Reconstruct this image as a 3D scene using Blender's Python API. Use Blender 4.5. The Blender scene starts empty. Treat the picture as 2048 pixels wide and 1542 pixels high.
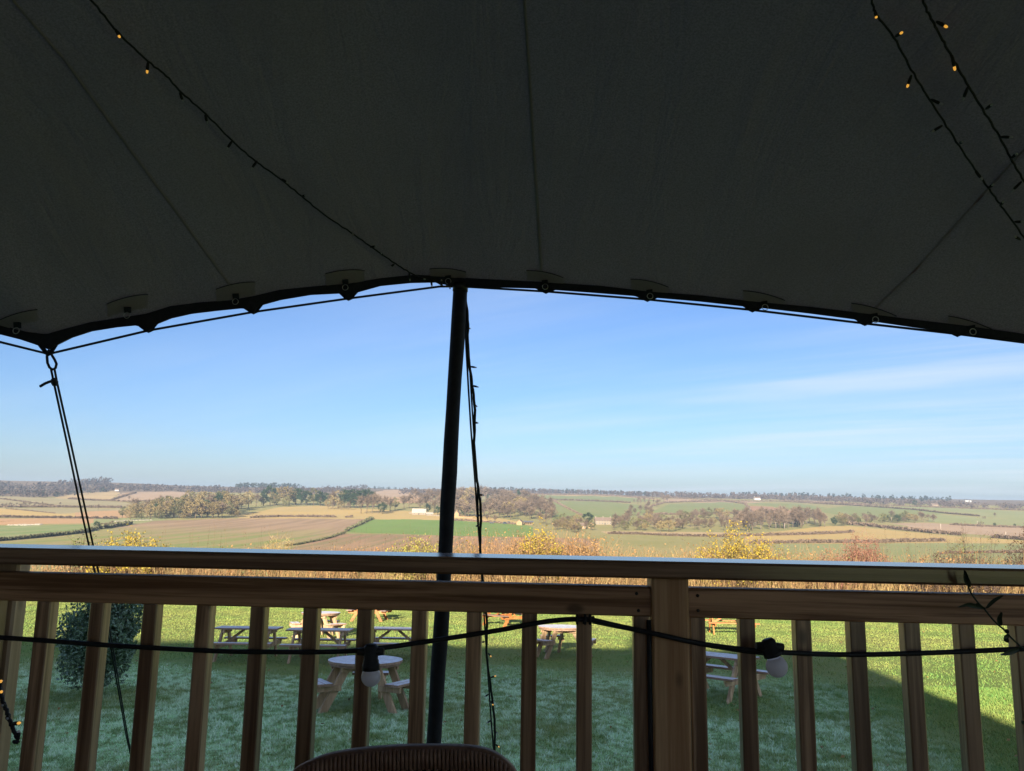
import bpy, math, random
import numpy as np
from mathutils import Vector, Matrix, noise as mnoise
from mathutils.bvhtree import BVHTree

random.seed(7)
RNG = np.random.default_rng(11)
SC = bpy.context.scene
COL = SC.collection
R = math.radians

# ------------------------------------------------------------------ camera
W, H, F = 2048.0, 1542.0, 1480.0
CAM = Vector((0.0, 0.0, 1.25))
PITCH, ROLL = R(8.80), R(0.97)
FWD = Vector((0, math.cos(PITCH), math.sin(PITCH)))
_r0, _u0 = Vector((1, 0, 0)), Vector((0, -math.sin(PITCH), math.cos(PITCH)))
RGT = _r0 * math.cos(ROLL) + _u0 * math.sin(ROLL)
UPV = _u0 * math.cos(ROLL) - _r0 * math.sin(ROLL)
cd = bpy.data.cameras.new('camera')
cam = bpy.data.objects.new('camera', cd)
COL.objects.link(cam)
cam.matrix_world = Matrix(((RGT.x, UPV.x, -FWD.x, CAM.x), (RGT.y, UPV.y, -FWD.y, CAM.y), (RGT.z, UPV.z, -FWD.z, CAM.z), (0, 0, 0, 1)))
cd.sensor_fit = 'HORIZONTAL'
cd.angle = 2 * math.atan(W / 2 / F)
cd.clip_start, cd.clip_end = 0.05, 20000
SC.camera = cam

# ------------------------------------------------------------------ sky, sun, exposure
SUN_EL, SUN_AZ = R(19.0), R(11.0)            # the sun stands behind the camera, a little to its left
EXPOSURE = 1.62
SKY_STRENGTH, SUN_STRENGTH = 0.05, 5.0
world = bpy.data.worlds.new("World")
SC.world = world
world.use_nodes = True
wn = world.node_tree
wn.nodes.clear()
w_out = wn.nodes.new('ShaderNodeOutputWorld')
w_bg = wn.nodes.new('ShaderNodeBackground')
w_sky = wn.nodes.new('ShaderNodeTexSky')
w_sky.sky_type = 'NISHITA'
w_sky.sun_disc = False
w_sky.sun_elevation = SUN_EL
w_sky.sun_rotation = math.pi + SUN_AZ
w_sky.altitude = 100
w_sky.air_density, w_sky.dust_density, w_sky.ozone_density = 1.0, 0.72, 5.6
w_bg.inputs['Strength'].default_value = SKY_STRENGTH
wn.links.new(w_bg.outputs[0], w_out.inputs[0])
# thin cirrus: a sheet of ice cloud high above, seen by direction
w_tc = wn.nodes.new('ShaderNodeTexCoord')
w_sep = wn.nodes.new('ShaderNodeSeparateXYZ')
wn.links.new(w_tc.outputs['Generated'], w_sep.inputs[0])
def wmath(op, a, b=None):
    n = wn.nodes.new('ShaderNodeMath'); n.operation = op
    for i, v in enumerate((a, b)):
        if v is None: continue
        if isinstance(v, (int, float)): n.inputs[i].default_value = v
        else: wn.links.new(v, n.inputs[i])
    return n.outputs[0]
zc = wmath('ADD', wmath('MAXIMUM', w_sep.outputs[2], 0.0), 0.06)
px_ = wmath('DIVIDE', w_sep.outputs[0], zc)
py_ = wmath('DIVIDE', w_sep.outputs[1], zc)
w_cmb = wn.nodes.new('ShaderNodeCombineXYZ')
wn.links.new(px_, w_cmb.inputs[0]); wn.links.new(py_, w_cmb.inputs[1])
def wnoise(scale, rot, loc, sc, detail=6, rough=0.55, dist=0.0):
    mp = wn.nodes.new('ShaderNodeMapping'); mp.vector_type = 'TEXTURE'
    mp.inputs['Rotation'].default_value = (0, 0, rot); mp.inputs['Scale'].default_value = sc; mp.inputs['Location'].default_value = loc
    wn.links.new(w_cmb.outputs[0], mp.inputs[0])
    nz = wn.nodes.new('ShaderNodeTexNoise')
    nz.inputs['Scale'].default_value = scale; nz.inputs['Detail'].default_value = detail
    nz.inputs['Roughness'].default_value = rough; nz.inputs['Distortion'].default_value = dist
    wn.links.new(mp.outputs[0], nz.inputs['Vector'])
    return nz.outputs['Fac']
def wramp(v, a, b):
    n = wn.nodes.new('ShaderNodeMapRange'); n.interpolation_type = 'SMOOTHSTEP'
    n.inputs[1].default_value = a; n.inputs[2].default_value = b
    wn.links.new(v, n.inputs[0]); return n.outputs[0]
streak = wramp(wnoise(1.0, R(-38), (5.3, 1.4, 0), (5.5, 0.9, 1), 9, 0.62, 0.35), 0.30, 0.74)
fine = wramp(wnoise(1.0, R(-33), (2.1, 7.4, 0), (2.6, 0.36, 1), 8, 0.6, 0.3), 0.46, 0.80)
streak = wmath('MAXIMUM', streak, wmath('MULTIPLY', fine, 0.8))
patch = wramp(wnoise(1.0, R(-30), (0.9, 2.2, 0), (5.5, 2.6, 1), 3), 0.32, 0.60)
side = wramp(w_sep.outputs[0], -0.35, 0.45)
cl = wmath('MULTIPLY', wmath('MULTIPLY', streak, patch), wmath('ADD', wmath('MULTIPLY', side, 0.85), 0.15))
w_mix = wn.nodes.new('ShaderNodeMixRGB')
w_mix.inputs[2].default_value = (5.6, 6.1, 6.6, 1)
wn.links.new(wmath('MULTIPLY', cl, 0.72), w_mix.inputs[0])
w_tint = wn.nodes.new('ShaderNodeMixRGB'); w_tint.blend_type = 'MULTIPLY'
w_tint.inputs[0].default_value = 1.0; w_tint.inputs[2].default_value = (1.0, 0.965, 1.04, 1)
wn.links.new(w_sky.outputs[0], w_tint.inputs[1])
wn.links.new(w_tint.outputs[0], w_mix.inputs[1])
wn.links.new(w_mix.outputs[0], w_bg.inputs[0])

sd = bpy.data.lights.new('sun', 'SUN')
sd.energy, sd.angle, sd.color = SUN_STRENGTH, R(0.7), (1.0, 0.89, 0.72)
sun = bpy.data.objects.new('sun', sd)
sun.rotation_euler = Vector((math.sin(SUN_AZ) * math.cos(SUN_EL), math.cos(SUN_AZ) * math.cos(SUN_EL), -math.sin(SUN_EL))).to_track_quat('-Z', 'Y').to_euler()
sun.location = (-8, -30, 20)
COL.objects.link(sun)
vs = SC.view_settings
vs.view_transform, vs.look, vs.gamma, vs.use_curve_mapping = 'Standard', 'None', 1.0, False
vs.exposure = EXPOSURE
SC.cycles.max_bounces = 6
SC.cycles.diffuse_bounces = 4
SC.cycles.volume_bounces = 0

# ------------------------------------------------------------------ picking points in the place
def ray(u, v):
    return FWD + RGT * ((u - W / 2) / F) - UPV * ((v - H / 2) / F)
def proj(p):
    d = Vector(p) - CAM
    z = d.dot(FWD)
    return W / 2 + F * d.dot(RGT) / z, H / 2 - F * d.dot(UPV) / z
def at_y(u, v, Y):
    d = ray(u, v)
    return CAM + d * (Y / d.y)
def lawn_z(y):
    return -1.084 - 0.083 * y
def on_lawn(u, v, h=0.0):
    d = ray(u, v)
    t = (lawn_z(0) + h - CAM.z) / (d.z + 0.083 * d.y)
    return CAM + d * t
SLOPE = math.atan(-0.083)

PY = np.array([-900, 44, 60, 100, 160, 250, 350, 450, 600, 800, 1000, 1200, 1450, 1750, 2100, 2500, 3000, 3600, 7000.])
PZ = np.array([1.25 + lawn_z(-900) - 1.25, -5.986, -8, -12.5, -17.5, -23, -26.5, -28, -28.5, -27, -22.5, -16.5, -9, 0, 10, 20, 27, 28, 10.])
PZ[0] = lawn_z(-900) - 1.25
def vnoise(x, y, seed=0):
    """smooth value noise on arrays, 0..1"""
    x = np.asarray(x, float); y = np.asarray(y, float)
    xi, yi = np.floor(x).astype(np.int64), np.floor(y).astype(np.int64)
    fx, fy = x - xi, y - yi
    fx = fx * fx * (3 - 2 * fx); fy = fy * fy * (3 - 2 * fy)
    def h(a, b):
        n = (a * 374761393 + b * 668265263 + seed * 974711) & 0x7fffffff
        n = ((n ^ (n >> 13)) * 1274126177) & 0x7fffffff
        return ((n ^ (n >> 16)) & 0xffff) / 65535.0
    return (h(xi, yi) * (1 - fx) + h(xi + 1, yi) * fx) * (1 - fy) + (h(xi, yi + 1) * (1 - fx) + h(xi + 1, yi + 1) * fx) * fy
def sstep(a, b, x):
    t = np.clip((np.asarray(x, float) - a) / (b - a), 0, 1)
    return t * t * (3 - 2 * t)
def terr(x, y):
    y = np.asarray(y, float); x = np.asarray(x, float)
    z = np.interp(y, PY, PZ) + CAM.z
    a = sstep(450, 1300, y) * 7.0 + sstep(2000, 3000, y) * 9
    for hx, hy, rx, ry, hh in ((-1500, 2500, 650, 520, 17), (-2300, 2700, 380, 500, 12), (-720, 2750, 300, 450, 9), (-270, 2550, 210, 450, 8)):
        z = z + hh * np.exp(-((x - hx) / rx) ** 2 - ((y - hy) / ry) ** 2)
    z = z + a * (vnoise(x / 420 + 7.3, y / 500 + 1.7, 3) - 0.5) + 0.35 * a * (vnoise(x / 150, y / 170, 5) - 0.5)
    return z
def on_terr(u, v):
    d = ray(u, v)
    ys = np.concatenate([np.linspace(44, 400, 300), np.geomspace(402, 4200, 1500)])
    xs = ys * (d.x / d.y); zs = CAM.z + ys * (d.z / d.y)
    dz = zs - terr(xs, ys)
    k = np.nonzero(dz < 0)[0]
    i = int(k[0]) if len(k) else int(np.argmin(dz / ys))     # a ray over the skyline: the crest under it
    return Vector((xs[i], ys[i], float(terr(xs[i], ys[i]))))

# ------------------------------------------------------------------ mesh helpers
class MB:
    def __init__(s): s.v, s.f, s.sm = [], [], []
    def add(s, vs_, fs, smooth=False):
        o = len(s.v)
        s.v.extend(tuple(p) for p in vs_)
        s.f.extend(tuple(i + o for i in f) for f in fs)
        s.sm.extend([smooth] * len(fs))
        return s
    def box(s, x0, x1, y0, y1, z0, z1, b=0.0, M=None):
        """box with bevelled long edges when b > 0"""
        if b <= 0:
            p = [Vector((x, y, z)) for z in (z0, z1) for y in (y0, y1) for x in (x0, x1)]
            f = [(0, 2, 3, 1), (4, 5, 7, 6), (0, 1, 5, 4), (2, 6, 7, 3), (0, 4, 6, 2), (1, 3, 7, 5)]
        else:
            p, f = [], []
            dims = (x1 - x0, y1 - y0, z1 - z0)
            ax = dims.index(max(dims))
            oth = [i for i in range(3) if i != ax]
            lo, hi = (x0, y0, z0), (x1, y1, z1)
            A, B = (lo[oth[0]], hi[oth[0]]), (lo[oth[1]], hi[oth[1]])
            ring = [(A[0] + b, B[0]), (A[1] - b, B[0]), (A[1], B[0] + b), (A[1], B[1] - b), (A[1] - b, B[1]), (A[0] + b, B[1]), (A[0], B[1] - b), (A[0], B[0] + b)]
            for e in (lo[ax], hi[ax]):
                for a_, b_ in ring:
                    q = [0, 0, 0]; q[ax] = e; q[oth[0]] = a_; q[oth[1]] = b_
                    p.append(Vector(q))
            f = [(i, (i + 1) % 8, 8 + (i + 1) % 8, 8 + i) for i in range(8)] + [tuple(range(7, -1, -1)), tuple(range(8, 16))]
            if ax == 1:
                f = [tuple(reversed(q)) for q in f]
        if M is not None: p = [M @ q for q in p]
        return s.add(p, f)
    def beam(s, a, b, w, t, up=(0, 0, 1)):
        """rectangular bar from a to b; w across, t along up"""
        a, b = Vector(a), Vector(b)
        d = (b - a).normalized(); up = Vector(up)
        sx = d.cross(up).normalized(); uz = sx.cross(d).normalized()
        p = [e + sx * (i * w / 2) + uz * (j * t / 2) for e in (a, b) for j in (-1, 1) for i in (-1, 1)]
        return s.add(p, [(0, 1, 3, 2), (4, 6, 7, 5), (0, 4, 5, 1), (2, 3, 7, 6), (0, 2, 6, 4), (1, 5, 7, 3)])
    def tube(s, pts, r, n=6, smooth=True, cap=True):
        pts = [Vector(p) for p in pts]
        rs = r if isinstance(r, (list, tuple)) else [r] * len(pts)
        vs_, fs = [], []
        prev = None
        for i, p in enumerate(pts):
            d = (pts[min(i + 1, len(pts) - 1)] - pts[max(i - 1, 0)])
            d = d.normalized() if d.length > 1e-9 else Vector((0, 0, 1))
            if prev is None:
                prev = d.orthogonal().normalized()
            prev = (prev - d * prev.dot(d))
            prev = prev.normalized() if prev.length > 1e-6 else d.orthogonal().normalized()
            q = d.cross(prev)
            for k in range(n):
                a = 2 * math.pi * k / n
                vs_.append(p + (prev * math.cos(a) + q * math.sin(a)) * rs[i])
        for i in range(len(pts) - 1):
            for k in range(n):
                fs.append((i * n + k, i * n + (k + 1) % n, (i + 1) * n + (k + 1) % n, (i + 1) * n + k))
        s.add(vs_, fs, smooth)
        if cap:
            o = len(s.v) - len(vs_)
            s.f.append(tuple(o + k for k in range(n - 1, -1, -1))); s.sm.append(False)
            s.f.append(tuple(o + (len(pts) - 1) * n + k for k in range(n))); s.sm.append(False)
        return s
    def lathe(s, prof, c, axis=(0, 0, 1), n=16):
        axis = Vector(axis).normalized(); c = Vector(c)
        a = axis.orthogonal().normalized(); b = axis.cross(a)
        vs_ = [c + axis * h + (a * math.cos(2 * math.pi * k / n) + b * math.sin(2 * math.pi * k / n)) * r for r, h in prof for k in range(n)]
        fs = [(i * n + k, i * n + (k + 1) % n, (i + 1) * n + (k + 1) % n, (i + 1) * n + k) for i in range(len(prof) - 1) for k in range(n)]
        return s.add(vs_, fs, True)
    def prism(s, poly, z0, z1, M=None):
        n = len(poly)
        p = [Vector((x, y, z)) for z in (z0, z1) for x, y in poly]
        if M is not None: p = [M @ q for q in p]
        return s.add(p, [tuple(range(n - 1, -1, -1)), tuple(range(n, 2 * n))] + [(i, (i + 1) % n, n + (i + 1) % n, n + i) for i in range(n)])

def tag(o, label=None, cat=None, group=None, kind=None):
    if label: o['label'] = label
    if cat: o['category'] = cat
    if group: o['group'] = group
    if kind: o['kind'] = kind
    return o
def link(name, me, parent=None):
    o = bpy.data.objects.new(name, me)
    COL.objects.link(o)
    if parent is not None: o.parent = parent
    return o
def obj(name, mb, mat, parent=None, local=False):
    """link an MB as one mesh; world coordinates unless local"""
    off = Vector((0, 0, 0))
    if parent is not None and not local:
        q = parent
        while q is not None:
            off = off + q.location; q = q.parent
    me = bpy.data.meshes.new(name)
    me.from_pydata([(p[0] - off.x, p[1] - off.y, p[2] - off.z) for p in mb.v], [], mb.f)
    if any(mb.sm): me.polygons.foreach_set('use_smooth', mb.sm)
    if mat is not None: me.materials.append(mat)
    me.update()
    return link(name, me, parent)
def npmesh(name, V, Fc, mat, parent=None, attr=None, smooth=False):
    """Fc: int array (n,3) or (n,4)"""
    me = bpy.data.meshes.new(name)
    n, k = Fc.shape
    me.vertices.add(len(V)); me.vertices.foreach_set('co', np.asarray(V, np.float32).ravel())
    me.loops.add(n * k); me.loops.foreach_set('vertex_index', Fc.astype(np.int32).ravel())
    me.polygons.add(n)
    me.polygons.foreach_set('loop_start', (np.arange(n) * k).astype(np.int32))
    me.polygons.foreach_set('loop_total', np.full(n, k, np.int32))
    if smooth: me.polygons.foreach_set('use_smooth', np.ones(n, bool))
    me.update(calc_edges=True)
    for an, av in (attr or {}).items():
        a = me.attributes.new(an, 'FLOAT', 'POINT'); a.data.foreach_set('value', np.asarray(av, np.float32))
    if isinstance(mat, (list, tuple)):
        for m in mat: me.materials.append(m)
    else: me.materials.append(mat)
    return link(name, me, parent)
def thing(name, label, cat, loc=(0, 0, 0), rot=(0, 0, 0), group=None):
    o = link(name, None)
    o.location = loc; o.rotation_euler = rot
    return tag(o, label, cat, group)
def dup(root, loc, rot=None, scale=None, label=None, group=None):
    r = root.copy(); COL.objects.link(r); r.location = loc
    if rot is not None: r.rotation_euler = rot
    if scale is not None: r.scale = scale
    if label: r['label'] = label
    if group: r['group'] = group
    for ch in list(root.children):
        c = ch.copy(); COL.objects.link(c); c.parent = r
        for g in ch.children:
            d = g.copy(); COL.objects.link(d); d.parent = c
    return r

# ------------------------------------------------------------------ materials
def newmat(name, rough=0.8, spec=0.3):
    m = bpy.data.materials.new(name); m.use_nodes = True
    b = m.node_tree.nodes['Principled BSDF']
    b.inputs['Roughness'].default_value = rough
    b.inputs['Specular IOR Level'].default_value = spec
    return m, m.node_tree, b
def nd(nt, t, **kw):
    n = nt.nodes.new(t)
    for k, v in kw.items():
        if k in n.inputs:
            if hasattr(v, 'is_linked'): nt.links.new(v, n.inputs[k])
            else: n.inputs[k].default_value = v
        else: setattr(n, k, v)
    return n
def nmix(nt, fac, a, b, blend='MIX'):
    n = nt.nodes.new('ShaderNodeMixRGB'); n.blend_type = blend
    for i, v in enumerate((fac, a, b)):
        if hasattr(v, 'is_linked'): nt.links.new(v, n.inputs[i])
        elif i: n.inputs[i].default_value = (*v, 1)
        else: n.inputs[i].default_value = v
    return n.outputs[0]
def nmath(nt, op, a, b=None):
    n = nt.nodes.new('ShaderNodeMath'); n.operation = op
    for i, v in enumerate((a, b)):
        if v is None: continue
        if hasattr(v, 'is_linked'): nt.links.new(v, n.inputs[i])
        else: n.inputs[i].default_value = v
    return n.outputs[0]
def nrange(nt, v, a, b, c=0.0, d=1.0):
    n = nt.nodes.new('ShaderNodeMapRange'); n.interpolation_type = 'SMOOTHSTEP'
    nt.links.new(v, n.inputs[0])
    for i, q in enumerate((a, b, c, d)): n.inputs[i + 1].default_value = q
    return n.outputs[0]
def coords(nt, scale=(1, 1, 1), space='Object', rnd=0.0):
    tc = nt.nodes.new('ShaderNodeTexCoord')
    src = tc.outputs['Object' if space == 'World' else space]
    if space == 'World':
        src = nt.nodes.new('ShaderNodeNewGeometry').outputs['Position']
    if rnd:
        oi = nt.nodes.new('ShaderNodeObjectInfo')
        va = nt.nodes.new('ShaderNodeVectorMath'); va.operation = 'ADD'
        cb = nd(nt, 'ShaderNodeCombineXYZ', X=nmath(nt, 'MULTIPLY', oi.outputs['Random'], rnd), Y=nmath(nt, 'MULTIPLY', oi.outputs['Random'], rnd * 1.7), Z=nmath(nt, 'MULTIPLY', oi.outputs['Random'], rnd * 2.3))
        nt.links.new(src, va.inputs[0]); nt.links.new(cb.outputs[0], va.inputs[1])
        src = va.outputs[0]
    mp = nt.nodes.new('ShaderNodeMapping'); mp.inputs['Scale'].default_value = scale
    nt.links.new(src, mp.inputs[0])
    return mp.outputs[0]
def nnoise(nt, vec, scale, detail=4, rough=0.5, dist=0.0):
    return nd(nt, 'ShaderNodeTexNoise', Vector=vec, Scale=scale, Detail=detail, Roughness=rough, Distortion=dist).outputs['Fac']
def nbump(nt, b, h, strength=0.3, dist=0.01):
    n = nd(nt, 'ShaderNodeBump', Height=h, Strength=strength, Distance=dist)
    nt.links.new(n.outputs[0], b.inputs['Normal'])
def plain(name, c1, c2=None, rough=0.8, scale=8.0, spec=0.3, metal=0.0, bump=0.0, space='Object', rnd=0.0, vary=0.0):
    m, nt, b = newmat(name, rough, spec)
    b.inputs['Metallic'].default_value = metal
    f = nnoise(nt, coords(nt, space=space, rnd=rnd), scale, 5, 0.6)
    col = nmix(nt, nrange(nt, f, 0.3, 0.7), c1, c2 or tuple(x * 0.75 for x in c1))
    if vary:
        oi = nt.nodes.new('ShaderNodeObjectInfo')
        hs = nt.nodes.new('ShaderNodeHueSaturation')
        nt.links.new(col, hs.inputs['Color'])
        nt.links.new(nrange(nt, oi.outputs['Random'], 0, 1, 1 - vary, 1 + vary), hs.inputs['Value'])
        nt.links.new(nrange(nt, oi.outputs['Random'], 0, 1, 0.5 + vary * .06, 0.5 - vary * .06), hs.inputs['Hue'])
        col = hs.outputs[0]
    nt.links.new(col, b.inputs['Base Color'])
    if bump: nbump(nt, b, f, bump, 0.01)
    return m
def wood(name, dark, light, axis=0, rough=0.65, frost=0.0, spec=0.3, knots=True, fine=1.0, bump=0.35):
    m, nt, b = newmat(name, rough, spec)
    sc = [34 * fine] * 3; sc[axis] = 1.1
    v = coords(nt, tuple(sc), rnd=9.0)
    g = nnoise(nt, v, 1.0, 6, 0.62, 0.6)
    sc2 = [120 * fine] * 3; sc2[axis] = 4.0
    g2 = nnoise(nt, coords(nt, tuple(sc2), rnd=5.0), 1.0, 3, 0.6)
    f = nmath(nt, 'ADD', nmath(nt, 'MULTIPLY', g, 0.75), nmath(nt, 'MULTIPLY', g2, 0.25))
    col = nmix(nt, nrange(nt, f, 0.39, 0.61), dark, light)
    big = [5.0] * 3; big[axis] = 0.9
    f3 = nnoise(nt, coords(nt, tuple(big), rnd=17.0), 1.0, 3, 0.5)
    col = nmix(nt, nrange(nt, f3, 0.38, 0.66, 0, 0.55), col, tuple(x * 0.55 for x in dark))
    if knots:
        sk = [9.0] * 3; sk[axis] = 4.6
        vo = nd(nt, 'ShaderNodeTexVoronoi', Vector=coords(nt, tuple(sk), rnd=31.0), Scale=0.85)
        kn = nrange(nt, vo.outputs['Distance'], 0.05, 0.13, 1.0, 0.0)
        col = nmix(nt, nmath(nt, 'MULTIPLY', kn, 0.75), col, tuple(x * 0.28 for x in dark))
    oi = nt.nodes.new('ShaderNodeObjectInfo')
    hs = nt.nodes.new('ShaderNodeHueSaturation')
    nt.links.new(col, hs.inputs['Color'])
    nt.links.new(nrange(nt, oi.outputs['Random'], 0, 1, 0.86, 1.12), hs.inputs['Value'])
    col = hs.outputs[0]
    if frost:
        ge = nt.nodes.new('ShaderNodeNewGeometry')
        sx = nd(nt, 'ShaderNodeSeparateXYZ'); nt.links.new(ge.outputs['Normal'], sx.inputs[0])
        upm = nrange(nt, sx.outputs[2], 0.75, 0.95)
        fn = nrange(nt, nnoise(nt, coords(nt, (1, 1, 1), rnd=3), 9, 6, 0.65), 0.2, 0.75, 0.45, 1.0)
        col = nmix(nt, nmath(nt, 'MULTIPLY', nmath(nt, 'MULTIPLY', upm, fn), frost), col, (0.78, 0.82, 0.88))
    nt.links.new(col, b.inputs['Base Color'])
    nbump(nt, b, f, bump, 0.004)
    return m

M_RAILX = wood('treated_pine_rail', (0.22, 0.10, 0.044), (0.62, 0.35, 0.19), 0, 0.5)
M_RAILZ = wood('treated_pine_upright', (0.36, 0.22, 0.115), (0.56, 0.385, 0.225), 2, 0.36, spec=1.0)
M_BAL = wood('pale_pine_baluster', (0.19, 0.095, 0.045), (0.56, 0.355, 0.205), 2, 0.28, spec=1.0)
M_POST = wood('pine_post', (0.50, 0.26, 0.12), (0.86, 0.55, 0.30), 2, 0.5)
M_CAPX = wood('weathered_handrail_wood', (0.17, 0.085, 0.045), (0.40, 0.235, 0.135), 0, 0.19, spec=1.0, bump=.04)
M_TBL = wood('frosted_table_wood', (0.30, 0.18, 0.115), (0.46, 0.29, 0.19), 0, 0.6, frost=0.97, knots=False)
M_TBLLEG = wood('table_leg_wood', (0.40, 0.25, 0.135), (0.60, 0.41, 0.24), 2, 0.7, knots=False, fine=.6)
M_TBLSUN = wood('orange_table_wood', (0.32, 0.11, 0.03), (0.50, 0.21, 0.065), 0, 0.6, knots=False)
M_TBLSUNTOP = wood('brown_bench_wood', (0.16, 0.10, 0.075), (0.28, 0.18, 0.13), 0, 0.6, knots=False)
M_DECK = wood('deck_wood', (0.06, 0.036, 0.024), (0.12, 0.075, 0.048), 0, 0.7)
M_BLACK = plain('black_rubber', (0.012, 0.012, 0.014), (0.02, 0.02, 0.022), 0.55, 40)
M_ROPE = plain('black_rope', (0.014, 0.016, 0.022), (0.03, 0.03, 0.036), 0.8, 90)
M_HEM = plain('black_webbing', (0.010, 0.013, 0.022), (0.018, 0.02, 0.03), 0.75, 60)
M_POLE = plain('black_pole_sleeve', (0.010, 0.011, 0.018), (0.02, 0.02, 0.028), 0.75, 30, bump=0.1)
M_METAL = plain('steel', (0.55, 0.55, 0.55), (0.4, 0.4, 0.42), 0.35, 30, metal=1.0)
M_DARKMETAL = plain('dark_steel', (0.05, 0.05, 0.055), (0.03, 0.03, 0.03), 0.4, 30, metal=0.7)
m, nt, b = newmat('milky_bulb_plastic', 0.25, 0.5)     # milky plastic lets light through
b.inputs['Base Color'].default_value = (.95, .90, .95, 1)
trn = nd(nt, 'ShaderNodeBsdfTranslucent', Color=(.97, .92, .96, 1))
mxs = nd(nt, 'ShaderNodeMixShader', Fac=0.4)
nt.links.new(b.outputs[0], mxs.inputs[1]); nt.links.new(trn.outputs[0], mxs.inputs[2])
nt.links.new(mxs.outputs[0], nt.nodes['Material Output'].inputs['Surface'])
M_BULB = m
M_CANE = plain('dark_cane', (0.17, 0.09, 0.06), (0.27, 0.155, 0.105), 0.5, 50)
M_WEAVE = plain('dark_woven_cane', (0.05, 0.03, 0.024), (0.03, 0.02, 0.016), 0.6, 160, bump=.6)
M_VINE = plain('vine_leaf', (0.02, 0.035, 0.018), (0.035, 0.05, 0.025), 0.5, 30)
M_WALLB = plain('pub_stone', (0.62, 0.41, 0.23), (0.52, 0.33, 0.18), 0.9, 3, bump=.3)
M_ROOFB = plain('pub_slate', (0.08, 0.08, 0.085), (0.12, 0.11, 0.11), 0.7, 5)
M_SCREW = plain('screw_head', (0.03, 0.028, 0.026), None, 0.5)

def led_mat(lit):
    m, nt, b = newmat('lit_led' if lit else 'unlit_led', 0.2, 0.5)
    b.inputs['Base Color'].default_value = (0.8, 0.62, 0.35, 1) if lit else (0.65, 0.65, 0.65, 1)
    if lit:
        b.inputs['Emission Color'].default_value = (1.0, 0.47, 0.06, 1)
        b.inputs['Emission Strength'].default_value = 0.24
    else:
        b.inputs['Transmission Weight'].default_value = 0.5
    return m
M_LIT, M_UNLIT = led_mat(True), led_mat(False)

m, nt, b = newmat('tent_fabric', 0.8, 0.2)          # stretch fabric, matt, fine knit, faint pull marks and water stains
f1 = nnoise(nt, coords(nt), 170, 3, 0.75)
f2 = nnoise(nt, coords(nt), 1.1, 5, 0.65, 0.6)
f4 = nnoise(nt, coords(nt, (3.2, .5, 1.2)), 1.6, 4, 0.6, 0.8)
col = nmix(nt, nrange(nt, f1, 0.32, 0.68), (0.235, 0.198, 0.205), (0.345, 0.292, 0.305))
col = nmix(nt, nrange(nt, f2, 0.42, 0.66, 0, 0.4), col, (0.24, 0.20, 0.195))
nt.links.new(col, b.inputs['Base Color'])
nbump(nt, b, nmath(nt, 'ADD', nmath(nt, 'MULTIPLY', f1, 0.10), nmath(nt, 'MULTIPLY', f4, 1.6)), 0.55, 0.03)
trn = nd(nt, 'ShaderNodeBsdfTranslucent', Color=col)
mxs = nd(nt, 'ShaderNodeMixShader', Fac=0.06)
nt.links.new(b.outputs[0], mxs.inputs[1]); nt.links.new(trn.outputs[0], mxs.inputs[2])
nt.links.new(mxs.outputs[0], nt.nodes['Material Output'].inputs['Surface'])
M_TENT = m
M_PATCH = plain('tent_patch_fabric', (0.265, 0.222, 0.25), (0.24, 0.20, 0.225), 0.7, 120)

def leafmat(name, c1, c2, vary=0.12, trans=0.0, scale=0.6):
    return plain(name, c1, c2, 0.75, scale, 0.15, space='World', vary=vary)
M_GRASS, nt, b = newmat('grass_blade', 0.7, 0.2)
at = nd(nt, 'ShaderNodeAttribute', attribute_name='frost'); av = nd(nt, 'ShaderNodeAttribute', attribute_name='tone')
col = nmix(nt, av.outputs['Fac'], (0.105, 0.245, 0.055), (0.265, 0.29, 0.075))
col = nmix(nt, at.outputs['Fac'], col, (0.80, 0.97, 0.72))
nt.links.new(col, b.inputs['Base Color'])
M_LAWN, nt, b = newmat('lawn_turf', 0.9, 0.1)
at = nd(nt, 'ShaderNodeAttribute', attribute_name='frost'); av = nd(nt, 'ShaderNodeAttribute', attribute_name='tone')
p = coords(nt, space='World')
f1 = nnoise(nt, p, 9, 6, 0.7); f2 = nnoise(nt, p, 45, 4, 0.7)
col = nmix(nt, nrange(nt, f1, .3, .7), (0.075, 0.195, 0.035), (0.19, 0.27, 0.055))
col = nmix(nt, av.outputs['Fac'], col, (0.235, 0.235, 0.075))
fr = nmath(nt, 'MULTIPLY', at.outputs['Fac'], nrange(nt, f1, 0.36, 0.60, .22, 1.0))
col = nmix(nt, fr, col, (0.46, 0.76, 0.36))
nt.links.new(col, b.inputs['Base Color'])
nbump(nt, b, f2, 0.6, 0.03)

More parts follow.
